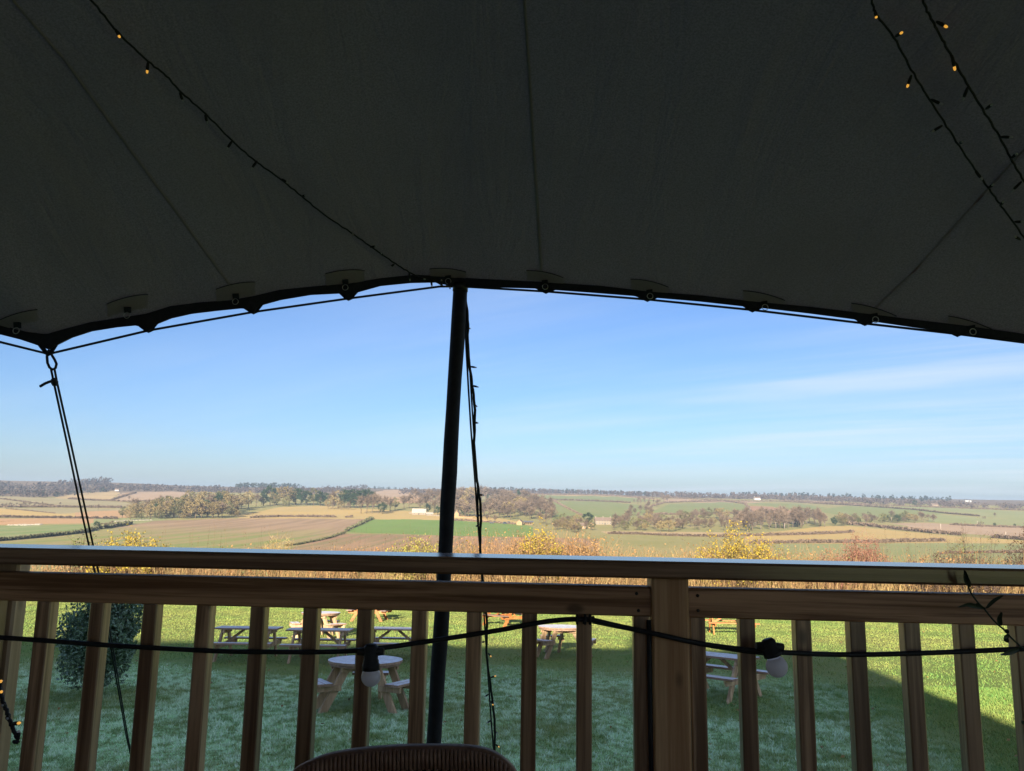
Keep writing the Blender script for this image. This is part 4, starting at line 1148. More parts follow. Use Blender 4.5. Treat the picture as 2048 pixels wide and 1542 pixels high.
def stalks(name, label, mat, n, frac, w, lean, y0, y1, seed, leaf=0, lmat=None, ls=.06, ext=1.0):
    P0, P1, h = band(name, label, n, frac, w, mat, lean, y0, y1, seed, ext)
    parts = [twigs(P0, P1, RNG.uniform(.6, 1.4, len(P0)) * w)]
    if leaf:
        t = RNG.uniform(.25, 1.02, (len(P0), leaf, 1))
        C = (P0[:, None] * (1 - t) + P1[:, None] * t).reshape(-1, 3) + RNG.normal(size=(len(P0) * leaf, 3)) * .09
        parts.append(leafquads(C, RNG.uniform(.6, 1.3, len(C)) * ls))
    V, Q = joinvf(parts)
    tag(npmesh(name, V, Q, mat), label, 'undergrowth', kind='stuff')
stalks('undergrowth', 'dry brown stalks along the foot of the lawn', M_STALK, 26000, .5, .024, .2, 43.5, 49, 61, 3, None, .07)
stalks('undergrowth', 'rusty bracken along the foot of the lawn', M_RUST, 22000, .45, .02, .3, 44, 50, 71, 4, None, .08)
stalks('undergrowth', 'straw coloured rough grass along the foot of the lawn', M_STRAW, 26000, .6, .02, .32, 42.6, 50, 81, 1, None, .06, .85)
stalks('undergrowth', 'dull green leaves among the stalks at the foot of the lawn', M_OLV, 9000, .3, .015, .16, 44, 50, 91, 5, None, .08, .9)

def bush(name, label, u, vtop, halfw, y, mat, nleaf, ls, tw=90, dens=.5, twmat=M_TWIG, base=1165, shoots=0, group=None):
    c = at_y(u, vtop, y); zg = hz_(y)
    t = thing(name, label, 'bush', (c.x, y, zg))
    Hh = c.z - zg; wd = halfw / F * y
    n = tw
    a = RNG.uniform(0, 6.28, n); rr = np.sqrt(RNG.uniform(0, 1, n)) * wd
    P0 = np.stack([np.cos(a) * rr * .25, np.sin(a) * rr * .25, np.full(n, -.1)], -1)
    hh = Hh * (1 - .42 * (rr / wd) ** 2) * RNG.uniform(.72, 1.06, n)
    Pm = np.stack([np.cos(a) * rr * .7, np.sin(a) * rr * .7, hh * .55], -1)
    P1 = np.stack([np.cos(a) * rr * 1.05, np.sin(a) * rr * 1.05, hh], -1) + RNG.normal(0, .08, (n, 3))
    T1 = twigs(P0, Pm, .045 * RNG.uniform(.5, 1.2, n)); T2 = twigs(Pm, P1, .026 * RNG.uniform(.5, 1.2, n))
    # side twigs
    k = 9
    t_ = RNG.uniform(.1, 1, (n, k, 1)); S0 = (Pm[:, None] * (1 - t_) + P1[:, None] * t_).reshape(-1, 3)
    S1 = S0 + np.concatenate([RNG.normal(0, .26, (n * k, 2)), RNG.uniform(.08, .42, (n * k, 1))], 1)
    T3 = twigs(S0, S1, .014)
    V, Q = joinvf([T1, T2, T3])
    npchild('twigs', V, Q, twmat, t)
    if nleaf:
        pick = RNG.integers(0, n * k, nleaf); tt = RNG.uniform(0, 1.05, (nleaf, 1))
        C = S0[pick] * (1 - tt) + S1[pick] * tt + RNG.normal(0, .05, (nleaf, 3))
        V, Q = leafquads(C, RNG.uniform(.6, 1.3, nleaf) * ls)
        npchild('leaves', V, Q, mat, t)
    return t
bush('shrub', 'golden yellow leaved shrub beside the corner guy rope', 270, 1058, 74, 45, M_YEL, 5000, .07, 130)
bush('shrub', 'dark olive leaved shrub in front of the guy rope strands', 160, 1062, 30, 44.5, M_OLV, 420, .10, 40, twmat=M_DKTW)
bush('shrub', 'thin pale shrub with sparse leaves next to the golden one', 205, 1070, 34, 45.5, M_OLV, 350, .08, 46)
bush('shrub', 'low orange yellow shrub showing under the handrail', 200, 1128, 26, 43.5, M_YEL, 900, .08, 36)
bush('shrub', 'bare pale straw coloured shrub alone in front of the crop field', 556, 1062, 42, 47, M_STRAW, 900, .05, 130, twmat=M_STRAW)
bush('shrub', 'yellow green shrub just before the tent pole', 835, 1064, 64, 45, M_YGR, 3800, .07, 130)
bush('shrub', 'yellowing shrub straight behind the thin guy rope', 940, 1078, 40, 46, M_YEL, 1100, .07, 70)
bush('shrub', 'tall golden shrub in front of the barn', 1085, 1048, 50, 45, M_YEL, 3600, .07, 120)
bush('shrub', 'rusty orange leaved shrub next to the tall golden shrub', 1160, 1064, 54, 46, M_RUST, 3800, .07, 130)
bush('shrub', 'dense pale brown shrub peeping over the hedge below the barn', 1040, 1062, 34, 48, M_STALK, 1200, .08, 80)
bush('shrub', 'large bright yellow leaved shrub in front of the birch wood', 1470, 1046, 84, 44.5, M_YEL, 5200, .07, 170)
bush('shrub', 'thin yellow shrub leaning beside the bright yellow one', 1545, 1072, 44, 46, M_YGR, 900, .07, 70)
bush('shrub', 'rounded bare red brown shrub on the hedge line', 1722, 1066, 50, 46, M_REDTW, 3600, .06, 260, twmat=M_REDTW)
bush('shrub', 'low reddish shrub beside the rounded red brown one', 1660, 1100, 46, 45, M_REDTW, 1300, .06, 90, twmat=M_REDTW)
bush('shrub', 'bare spreading sapling with a few leaves above dark brambles', 1940, 1042, 60, 46, M_OLV, 420, .07, 95, twmat=M_DKTW)
bush('shrub', 'dark bramble mound under the spreading sapling', 1900, 1104, 95, 44, M_DKTW, 2600, .08, 130, twmat=M_DKTW)
bush('shrub', 'dark bare shrub at the edge of the view on the hedge line', 2045, 1060, 36, 45, M_DKTW, 900, .07, 95, twmat=M_DKTW)
bush('shrub', 'bare dark branches reaching in at the far end of the hedge', -30, 1026, 46, 30, M_DKTW, 0, .07, 30, twmat=M_DKTW)
# tall single stalks
n = 260
u = np.concatenate([RNG.uniform(1760, 1900, 70), RNG.uniform(300, 760, 70), RNG.uniform(760, 1250, 120)]); y = RNG.uniform(44, 48, n)
vt = RNG.uniform(1045, 1100, n)
P0 = np.array([[at_y(a, c, b2).x, b2, hz_(b2)] for a, b2, c in zip(u, y, vt)]); P1 = np.array([list(at_y(a + d, c, b2)) for a, b2, c, d in zip(u, y, vt, RNG.normal(0, 6, n))])
t = RNG.uniform(.45, 1, (n, 4, 1)); C = (P0[:, None] * (1 - t) + P1[:, None] * t).reshape(-1, 3) + RNG.normal(0, .05, (4 * n, 3))
V, Q = joinvf([twigs(P0, P1, .022), leafquads(C, .05)])
tag(npmesh('undergrowth', V, Q, M_TWIG), 'tall thin brown stalks standing up above the hedge', 'undergrowth', kind='stuff')

# ------------------------------------------------------------------ trees of the valley
def treemat(name, c1, c2, vary=.22):
    m, nt, b = newmat(name, .9, .1)
    f = nnoise(nt, coords(nt, rnd=20), 9, 4, .7)
    col = nmix(nt, nrange(nt, f, .3, .7), c1, c2)
    oi = nt.nodes.new('ShaderNodeObjectInfo'); hs = nt.nodes.new('ShaderNodeHueSaturation')
    nt.links.new(col, hs.inputs['Color'])
    nt.links.new(nrange(nt, oi.outputs['Random'], 0, 1, 1 - vary, 1 + vary), hs.inputs['Value'])
    nt.links.new(hs.outputs[0], b.inputs['Base Color'])
    return m
M_BARK = treemat('tree_bark', (.10, .075, .05), (.15, .11, .075))
M_BARKW = treemat('birch_bark', (.22, .18, .15), (.15, .12, .10))
M_BAREC = treemat('bare_twigs_brown', (.12, .088, .06), (.17, .122, .082))
M_BAREP = treemat('bare_twigs_pinkish', (.135, .098, .07), (.185, .135, .095))
M_AUT = treemat('autumn_foliage', (.17, .13, .058), (.225, .17, .078))
M_AUTG = treemat('olive_foliage', (.095, .095, .04), (.14, .128, .052))
M_EVER = treemat('evergreen_foliage', (.018, .034, .016), (.034, .054, .022))
M_FAR = [treemat('far_wood_brown', (.07, .052, .045), (.10, .074, .06)), treemat('far_wood_dark', (.025, .032, .026), (.04, .045, .034))]

def proto_bare(kind, tmat, cmat, seed, slim=1.0, n1=9):
    rg = np.random.default_rng(seed); rd = random.Random(seed)
    t = thing('bare_tree', '', 'tree'); t['label'] = kind
    tr = MB(); S0, S1, SW = [], [], []
    tr.tube([(0, 0, -.04), (rd.uniform(-.01, .01), 0, .2), (rd.uniform(-.02, .02), rd.uniform(-.02, .02), .5), (0, 0, .8)], [.022, .017, .012, .005], 5)
    for i in range(n1):
        z = .2 + .5 * (i / n1) ** .9; a = i * 2.4 + rd.uniform(-.4, .4)
        ln = (.34 - .2 * (i / n1)) * slim * rd.uniform(.8, 1.2)
        p = Vector((0, 0, z)); q = p + Vector((math.cos(a) * ln, math.sin(a) * ln, ln * rd.uniform(.6, 1.3) / slim ** .5))
        tr.tube([p, p.lerp(q, .5) + Vector((0, 0, -.015)), q], [.009, .007, .003], 4)
        for j in range(13):
            f = .2 + .8 * rd.random(); b0 = p.lerp(q, min(f, 1))
            d = Vector((rd.gauss(0, 1), rd.gauss(0, 1), rd.uniform(.1, 1.5))).normalized() * rd.uniform(.08, .20) * (slim ** .4)
            b1 = b0 + d; S0.append(b0); S1.append(b1); SW.append(.008)
            for k in range(9):
                c0 = b0.lerp(b1, rd.uniform(.2, 1)); c1 = c0 + Vector((rd.gauss(0, 1), rd.gauss(0, 1), rd.uniform(-.2, 1.3))).normalized() * rd.uniform(.04, .11)
                S0.append(c0); S1.append(c1); SW.append(.0105)
    for j in range(90):
        c0 = Vector((0, 0, rd.uniform(.6, .82))); c1 = c0 + Vector((rd.gauss(0, .06), rd.gauss(0, .06), rd.uniform(.06, .19)))
        S0.append(c0); S1.append(c1); SW.append(.010)
    obj('trunk', tr, tmat, t, local=True)
    V, Q = twigs(np.array([list(p) for p in S0]), np.array([list(p) for p in S1]), np.array(SW))
    npchild('crown', V, Q, cmat, t)
    return t
def proto_leafy(name, tmat, cmat, seed, wx=.36, z0=.18, ncl=46, nl=30, ls=.034, cone=False):
    rg = np.random.default_rng(seed); rd = random.Random(seed)
    t = thing(name, 'x', 'tree')
    tr = MB(); tr.tube([(0, 0, -.04), (.01, 0, .3), (0, .01, .75)], [.026, .018, .006], 5)
    cs = []
    for i in range(ncl):
        if cone:
            z = rd.uniform(.1, 1.0); r_ = wx * (1 - z) ** .8 * rd.uniform(.5, 1) + .01
            a = rd.uniform(0, 6.28); cs.append((math.cos(a) * r_, math.sin(a) * r_, z * .97, .05 + .05 * (1 - z)))
        else:
            a = rd.uniform(0, 6.28); u = rd.uniform(-1, 1); s = (1 - u * u) ** .5; k = rd.uniform(.45, 1) ** .5
            cs.append((math.cos(a) * s * wx * k, math.sin(a) * s * wx * k, z0 + (1 - z0) * (.5 + .46 * u * k) , rd.uniform(.06, .115)))
    for x, y, z, r_ in cs[::5]:
        tr.tube([(0, 0, z * .55), (x * .8, y * .8, z)], [.009, .003], 4)
    obj('trunk', tr, tmat, t, local=True)
    C = []
    for x, y, z, r_ in cs:
        d = rg.normal(size=(nl, 3)); d /= np.linalg.norm(d, axis=1)[:, None]
        C.append(np.array([x, y, z]) + d * r_ * rg.uniform(.4, 1.1, (nl, 1)) * np.array([1, 1, .8]))
    C = np.concatenate(C); C[:, 2] = np.maximum(C[:, 2], .03)
    V, Q = leafquads(C, rg.uniform(.7, 1.4, len(C)) * ls, asp=1.3)
    npchild('crown', V, Q, cmat, t)
    return t
PROTO = {
    'bare': [proto_bare('', M_BARK, M_BAREC, 1), proto_bare('', M_BARK, M_BAREC, 2, .85)],
    'pink': [proto_bare('', M_BARK, M_BAREP, 3, .8), proto_bare('', M_BARK, M_BAREP, 4, .7)],
    'birch': [proto_bare('', M_BARKW, M_BAREP, 5, .55, 11), proto_bare('', M_BARKW, M_BAREP, 6, .5, 11)],
    'autumn': [proto_leafy('autumn_tree', M_BARK, M_AUT, 7), proto_leafy('autumn_tree', M_BARK, M_AUT, 8, .42, .12)],
    'olive': [proto_leafy('olive_tree', M_BARK, M_AUTG, 9), proto_leafy('olive_tree', M_BARK, M_AUTG, 10, .4, .1)],
    'ever': [proto_leafy('evergreen_tree', M_BARK, M_EVER, 11, .34, .1, 50, 34), proto_leafy('evergreen_tree', M_BARK, M_EVER, 12, .28, .1, 50, 34)],
    'conifer': [proto_leafy('conifer_tree', M_BARK, M_EVER, 13, .22, .05, 60, 26, .03, True)],
    'bushy': [proto_leafy('field_bush', M_BARK, M_BAREC, 14, .6, -.15, 40, 34, .05)],
}
for k, l in PROTO.items():
    for p in l:
        p.name = {'bare': 'bare_tree', 'pink': 'bare_tree', 'birch': 'birch_tree', 'autumn': 'autumn_tree', 'olive': 'autumn_tree', 'ever': 'evergreen_tree', 'conifer': 'conifer_tree', 'bushy': 'hedge_bush'}[k]
used = set()
def tree(kind, u, vb, hpx, label, group=None, wide=1.0, cat='tree'):
    g = on_terr(u, vb)
    hgt = hpx / F * g.y
    src = random.choice(PROTO[kind])
    rot = (random.uniform(-.04, .04), random.uniform(-.04, .04), random.uniform(0, 6.28))
    s = (hgt * wide, hgt * wide, hgt)
    if src.name not in used:
        used.add(src.name)
        src.location = g; src.rotation_euler = rot; src.scale = s; src['label'] = label
        if group: src['group'] = group
        src['category'] = cat
        return src
    o = dup(src, g, rot, s, label, group); o['category'] = cat
    if not group and 'group' in o: del o['group']
    return o
def grove(kinds, n, poly, h0, h1, label, group, wide=(.9, 1.25), names=None):
    """n trees standing on the land inside the outline poly, kinds: {kind: weight}"""
    us = [p[0] for p in poly]; vs2 = [p[1] for p in poly]
    ks = list(kinds); ws = [kinds[k] for k in ks]
    made, tries = 0, 0
    pl_ = []
    while made < n and tries < n * 60:
        tries += 1
        u, v = random.uniform(min(us), max(us)), random.uniform(min(vs2), max(vs2))
        if not inpoly(np.array([u]), np.array([v]), poly)[0]: continue
        if any(abs(u - a) < 6 and abs(v - b2) < 1.6 for a, b2 in pl_) and tries < n * 30: continue
        pl_.append((u, v))
        k = random.choices(ks, ws)[0]
        tree(k, u, v, random.uniform(h0, h1), label[k] if isinstance(label, dict) else label, group, random.uniform(*wide))
        made += 1
# the copse on the rise
G = 'trees of the round copse'
lab = {'autumn': 'tan leaved tree in the copse on the rise between the guy rope and the pole', 'olive': 'olive leaved tree in the copse on the rise between the guy rope and the pole', 'bare': 'bare brown tree in the copse on the rise between the guy rope and the pole', 'ever': 'dark evergreen in the copse on the rise between the guy rope and the pole'}
for u, h in zip(range(247, 478, 11), [24, 27, 27, 29, 30, 30, 32, 34, 33, 35, 34, 36, 34, 36, 35, 34, 32, 31, 33, 31, 26]):
    k = random.choices(['autumn', 'olive', 'bare', 'ever'], [5, 3, 2, .6])[0]
    tree(k, u + random.uniform(-3, 3), 1036 - 5 * (u > 455) + random.uniform(-1, 1), h * random.uniform(.9, 1.1), lab[k], G, random.uniform(1.0, 1.3))
grove({'autumn': 5, 'olive': 3, 'bare': 2, 'ever': 1.2}, 34, [(262, 1032), (330, 1020), (450, 1013), (480, 1017), (470, 1031), (300, 1034)], 30, 40, lab, G, (1.0, 1.35))
grove({'autumn': 3, 'olive': 2, 'bare': 2}, 20, [(246, 1037), (480, 1032), (484, 1035), (250, 1040)], 11, 18, {'autumn': 'low tan tree at the foot of the copse on the rise', 'olive': 'low olive tree at the foot of the copse on the rise', 'bare': 'low bare tree at the foot of the copse on the rise'}, 'low trees at the foot of the copse', (1.2, 1.7))
lab2 = {'autumn': 'pale tan tree in the wood behind the golden slope', 'ever': 'dark evergreen in the wood behind the golden slope', 'bare': 'bare brown tree in the wood behind the golden slope', 'olive': 'olive tree in the wood behind the golden slope', 'conifer': 'dark conifer in the wood behind the golden slope'}
G2 = 'trees of the wood behind the golden slope'
for u, vb, h, k in [(482, 1017, 26, 'autumn'), (497, 1016, 30, 'autumn'), (512, 1013, 24, 'bare'), (527, 1012, 22, 'ever'), (540, 1010, 33, 'ever'), (553, 1010, 30, 'autumn'), (566, 1011, 33, 'autumn'), (578, 1010, 32, 'autumn'), (590, 1010, 31, 'ever'), (602, 1011, 30, 'ever'), (614, 1011, 26, 'ever'), (627, 1011, 30, 'olive'), (640, 1012, 27, 'ever'), (652, 1012, 24, 'ever'),
                    (548, 1013, 22, 'olive'), (572, 1013, 18, 'olive'), (664, 1016, 32, 'bare'), (676, 1016, 30, 'autumn'), (688, 1016, 34, 'ever'), (700, 1016, 34, 'ever'), (712, 1016, 33, 'ever'), (724, 1015, 34, 'ever'), (736, 1015, 32, 'ever'), (748, 1017, 30, 'bare'), (656, 1018, 18, 'autumn'), (668, 1019, 16, 'bare'), (682, 1019, 15, 'autumn'), (696, 1020, 14, 'bare'),
                    (722, 1027, 33, 'bare'), (733, 1027, 36, 'bare'), (744, 1027, 35, 'bare'), (756, 1027, 34, 'bare'), (768, 1024, 30, 'bare'), (780, 1022, 26, 'bare'), (790, 1020, 22, 'olive'), (764, 1028, 20, 'ever')]:
    tree(k, u, vb, h * 1.16, lab2[k], G2, random.uniform(.95, 1.25) * (.8 if k == 'bare' and vb > 1024 else 1))
# bare wood on the slope behind the farm
lab3 = {'bare': 'bare brown tree in the wood on the slope behind the pole', 'pink': 'bare pinkish tree in the wood on the slope behind the pole', 'conifer': 'dark conifer in the wood on the slope behind the pole', 'ever': 'dark evergreen in the wood on the slope behind the pole', 'autumn': 'tan tree in the wood on the slope behind the pole'}
G3 = 'trees of the bare wood on the slope'
grove({'bare': 3, 'pink': 6, 'conifer': .3, 'autumn': .4}, 125, [(800, 1012), (830, 1004), (960, 1000), (1040, 1004), (1105, 1018), (1112, 1040), (1060, 1043), (960, 1038), (880, 1028), (812, 1020)], 25, 33, lab3, G3, (1.1, 1.5))
for u, vb, h, k in [(855, 1027, 20, 'ever'), (875, 1030, 18, 'ever'), (928, 1032, 18, 'ever'), (975, 1006, 18, 'conifer'), (985, 1007, 20, 'conifer'), (998, 1008, 20, 'conifer'), (1008, 1010, 20, 'conifer'), (1018, 1012, 18, 'conifer')]:
    tree(k, u, vb, h, lab3[k], G3)
for u, vb, h in [(975, 1043, 16), (990, 1046, 18), (1080, 1048, 26), (1092, 1050, 24), (1103, 1046, 34)]:
    tree('bare', u, vb, h, 'rounded bare tree on the farm edge of the green field', 'bare trees by the barn', 1.2)
# trees round the stone houses
tree('ever', 1176, 1048, 23, 'dark green rounded evergreen beside the stone farmhouse', None, 1.35)
tree('olive', 1127, 1046, 20, 'olive green tree between the barn and the stone farmhouse', None, 1.1)
grove({'bare': 5, 'autumn': 1, 'olive': 1}, 36, [(1110, 1048), (1150, 1046), (1190, 1060), (1150, 1066), (1108, 1060)], 12, 20, {'bare': 'bare tree in the thicket below the stone houses', 'autumn': 'tan tree in the thicket below the stone houses', 'olive': 'olive tree in the thicket below the stone houses'}, 'thicket below the stone houses', (1.1, 1.5))
lab4 = {'bare': 'bare brown tree in the valley bottom right of the farmhouse', 'pink': 'bare pinkish tree in the valley bottom right of the farmhouse', 'autumn': 'tan tree in the valley bottom right of the farmhouse', 'birch': 'slender birch in the valley bottom right of the farmhouse', 'olive': 'olive tree in the valley bottom right of the farmhouse', 'ever': 'evergreen in the valley bottom right of the farmhouse'}
for k_, v_ in list(lab4.items()): lab4[k_] = v_.replace('right of', 'beyond')
grove({'bare': 5, 'autumn': 1, 'pink': 1.5, 'olive': .6}, 85, [(1225, 1046), (1300, 1036), (1420, 1034), (1480, 1040), (1480, 1062), (1330, 1064), (1225, 1060)], 15, 25, lab4, 'trees of the valley bottom', (1.1, 1.5))
G5 = 'birches of the tall birch wood'
grove({'birch': 6, 'pink': 3, 'bare': 1}, 58, [(1478, 1046), (1520, 1042), (1655, 1046), (1650, 1056), (1500, 1063), (1478, 1062)], 28, 38, {'birch': 'slender bare birch in the tall birch wood', 'pink': 'bare pinkish tree in the tall birch wood', 'bare': 'bare brown tree in the tall birch wood'}, G5, (1.0, 1.4))
lab6 = {'bare': 'bare tree in the belt beyond the hedged tan field', 'ever': 'dark evergreen in the belt beyond the hedged tan field', 'autumn': 'tan tree in the belt beyond the hedged tan field', 'olive': 'olive tree in the belt beyond the hedged tan field'}
grove({'bare': 4, 'autumn': 2, 'olive': 1.5, 'ever': 1}, 40, [(1650, 1048), (1720, 1036), (1860, 1040), (1880, 1045), (1760, 1047), (1680, 1054)], 12, 20, lab6, 'trees of the belt beyond the tan field', (1.1, 1.5))
for u, vb, h, k in [(1718, 1048, 13, 'ever'), (1738, 1033, 10, 'olive'), (1772, 1044, 16, 'ever')]:
    tree(k, u, vb, h, lab6[k], 'trees of the belt beyond the tan field')
grove({'bare': 4, 'pink': 1}, 14, [(1225, 1030), (1290, 1020), (1325, 1000), (1340, 1004), (1310, 1026), (1260, 1036)], 12, 18, {'bare': 'bare tree in the shelter belt between the two green fields', 'pink': 'bare pinkish tree in the shelter belt between the two green fields'}, 'shelter belt between the green fields')
grove({'pink': 4, 'bare': 2}, 12, [(1258, 1004), (1320, 1002), (1322, 1008), (1262, 1009)], 8, 11, 'small bare tree in the spinney above the green fields', 'spinney above the green fields')
for u, vb, h in [(1313, 997, 16), (1305, 997, 14), (1324, 998, 13)]:
    tree('bare', u, vb, h, 'bare tree standing out on the ridge above the green fields', 'ridge trees above the green fields')
for u, vb, h, k, l in [(120, 1012, 8, 'bare', 'lone bare tree on the grey strip field beside the guy rope'), (196, 1020, 13, 'bare', 'rounded bare tree beside the hedge in the grey strip field'), (258, 1001, 11, 'bare', 'bare tree at the hedge corner of the pink field'), (76, 1075, 9, 'bushy', 'small bush on the hedge below the green meadow'),
                       (192, 1058, 16, 'ever', 'dark bush at the tip of the hedge above the crop rows'), (205, 1057, 12, 'bushy', 'twiggy bush in the hedge above the crop rows'), (1990, 1054, 9, 'ever', 'dark round bush by the pale pasture fence line'), (1962, 1052, 10, 'bushy', 'brown round bush near the pale pasture fence line'),
                       (2030, 1055, 8, 'ever', 'outer dark bush at the far pale pasture'), (1968, 1037, 6, 'bushy', 'bush on the long hedge in the pale pasture'), (1830, 1012, 12, 'ever', 'broad dark evergreen beside the pale far cottage'), (1990, 1035, 11, 'bare', 'faint bare tree at the end of the pale pasture')]:
    tree(k, u, vb, h, l)
# thickets in the near left fields
grove({'bushy': 1, 'bare': 1}, 16, [(0, 1012), (85, 1009), (90, 1013), (0, 1015)], 5, 9, 'scrubby grey tree along the strip field hedge', 'scrub along the strip field hedge', (1, 1.6))
grove({'bushy': 2, 'ever': .5, 'bare': 1}, 9, [(190, 1056), (230, 1050), (240, 1052), (195, 1059)], 8, 13, {'bushy': 'bush in the dark hedge above the crop rows', 'ever': 'evergreen bush in the dark hedge above the crop rows', 'bare': 'bare tree in the dark hedge above the crop rows'}, 'bushes of the dark hedge')

# ------------------------------------------------------------------ hedgerows
M_HEDGE = treemat('hedgerow_twigs', (.12, .085, .06), (.165, .118, .082))
M_HEDGEG = treemat('hedgerow_green', (.085, .088, .045), (.13, .12, .06))
M_CHALK = plain('pale_chalk', (.36, .31, .24), (.30, .26, .19), .9, .3, space='World')
def hedgerow(label, pts, hpx, mat=None, gap=0.0):
    P = []
    for (u0, v0), (u1, v1) in zip(pts[:-1], pts[1:]):
        n = max(2, int(math.hypot(u1 - u0, (v1 - v0) * 4) * 5))
        for i in range(n):
            P.append((u0 + (u1 - u0) * i / n, v0 + (v1 - v0) * i / n))
    u = np.array([p[0] for p in P]); v = np.array([p[1] for p in P])
    # ray/land meeting, in arrays
    us2 = np.linspace(0, len(P) - 1, max(2, len(P) // 12)).astype(int)
    gp = np.array([list(on_terr(u[i], v[i])) for i in us2])
    ti = np.arange(len(P))
    X = np.stack([np.interp(ti, us2, gp[:, k]) for k in range(3)], -1)
    X[:, 2] = terr(X[:, 0], X[:, 1])
    if gap:
        X = X[vnoise(ti / 26.0, ti * 0, len(P)) > gap]
    hm = hpx / F * X[:, 1]
    rep = 5
    C = np.repeat(X, rep, 0); hh = np.repeat(hm, rep) * (0.55 + .9 * np.repeat(vnoise(np.arange(len(X)) / 9.0, np.zeros(len(X)), 7), rep))
    C = C + np.stack([RNG.normal(0, .35, len(C)) * hh, RNG.normal(0, .35, len(C)) * hh, RNG.uniform(.05, 1, len(C)) * hh], -1)
    V, Q = leafquads(C, hh * RNG.uniform(.35, .7, len(C)), asp=1.2)
    return tag(npmesh('hedgerow', V, Q, mat or M_HEDGE), label, 'hedgerow', 'field hedgerows across the valley')
for l, p, h, *m_ in [
    ('brown hedge along the far side of the orange stubble strip', [(-300, 1036), (0, 1035), (70, 1036), (160, 1037), (235, 1038)], 3.4),
    ('thin hedge between the two grey strip fields', [(-200, 1015), (0, 1015), (120, 1015), (250, 1016)], 3.2),
    ('short slanting hedge above the grey strip', [(0, 998), (40, 1003), (110, 1012)], 2),
    ('faint hedge slanting across the golden strip', [(12, 1018), (60, 1022), (110, 1027)], 1.6),
    ('green hedge below the meadow running up to the copse', [(-200, 1096), (0, 1082), (60, 1077), (110, 1072), (165, 1066), (190, 1060)], 5, M_HEDGEG),
    ('dark hedge above the crop rows', [(188, 1059), (215, 1056), (240, 1052), (262, 1048)], 6, M_HEDGEG),
    ('hedge under the pink far field', [(136, 998), (180, 1001), (218, 1002), (240, 995), (270, 986)], 2.6),
    ('far hedge above the pink field', [(215, 1002), (262, 1004), (310, 1001)], 2.2),
    ('low broken hedge at the foot of the golden slope', [(500, 1036), (560, 1034), (600, 1034), (672, 1035)], 3.4),
    ('short tuft of hedge on the golden slope', [(690, 1035), (703, 1035)], 3),
    ('grassy hedge between crop rows and the green field', [(746, 1037), (722, 1048), (700, 1058), (690, 1064)], 4, M_HEDGEG),
    ('long low hedge running down beside the crop rows', [(690, 1066), (660, 1076), (630, 1083), (592, 1090), (570, 1092)], 3.2, M_HEDGEG),
    ('brown bank hedge under the golden slope by the pole', [(900, 1041), (940, 1042), (990, 1046), (1030, 1049)], 2.6),
    ('hedge on the skyline side of the upper green field', [(1015, 989), (1060, 989), (1200, 991), (1240, 993), (1310, 998)], 1.8),
    ('brown hedge between the two upper green fields', [(1030, 997), (1090, 1000), (1140, 1001), (1200, 1003), (1260, 1006)], 2.4),
    ('hedge running downhill past the evergreen', [(1105, 1001), (1125, 1012), (1145, 1022), (1164, 1032)], 2.4),
    ('hedge along the top of the rounded green field', [(1300, 1014), (1330, 1006), (1380, 1004), (1450, 1003), (1490, 1008), (1502, 1022)], 2.6),
    ('hedge at the foot of the rounded green field', [(1310, 1029), (1370, 1030), (1440, 1028), (1510, 1026)], 3),
    ('far hedge above the red field', [(1330, 996), (1400, 999), (1480, 1003), (1560, 1003), (1640, 1008)], 1.8),
    ('hedge across the far dull green field', [(1640, 1008), (1700, 1011), (1760, 1015), (1830, 1020), (1900, 1028), (1960, 1033)], 2.4),
    ('long thin hedge along the pale field under the far wood', [(1560, 1002), (1660, 1006), (1760, 1011), (1900, 1016), (2048, 1021), (2300, 1030)], 2),
    ('thick hedge running down beside the hedged tan field', [(1690, 1049), (1740, 1053), (1800, 1060), (1860, 1066), (1920, 1071)], 5),
    ('thick hedge continuing below the pink field', [(1985, 1076), (2048, 1080), (2200, 1090)], 5),
    ('short hedge ending in the tan field', [(1440, 1074), (1500, 1072), (1600, 1070), (1660, 1068), (1708, 1065)], 4),
    ('long hedge in front of the tan field', [(1500, 1088), (1600, 1086), (1750, 1086), (1820, 1084), (1888, 1083)], 5),
    ('brown bank hedge below the birch wood', [(1216, 1068), (1280, 1069), (1340, 1072), (1440, 1074)], 3.6),
    ('scrubby hedge along the foot of the pale far pasture', [(1900, 1050), (1960, 1053), (2048, 1056), (2200, 1062)], 3),
    ('hedge along the bottom of the pale green field', [(1880, 1108), (1960, 1106), (2048, 1106), (2200, 1108)], 4),
]:
    hedgerow(l, p, h, *m_)
# chalky bare bank under the stubble
mb = MB()
for (u0, v0, u1, v1) in [(20, 1050.5, 55, 1051), (42, 1049.5, 80, 1050), (70, 1049, 82, 1049), (232, 1043, 262, 1042), (250, 1041.5, 300, 1040.5)]:
    a, b2 = on_terr(u0, v0), on_terr(u1, v1)
    for i in range(14):
        c = a.lerp(b2, i / 13); c.z = float(terr(c.x, c.y)) + .3
        mb.lathe([(.01, .5), (1.2, .2), (1.9 + random.random(), -.6)], c + Vector((0, random.uniform(-2, 2), 0)), (0, -.2, 1), 6)
tag(obj('chalk_bank', mb, M_CHALK), kind='structure')

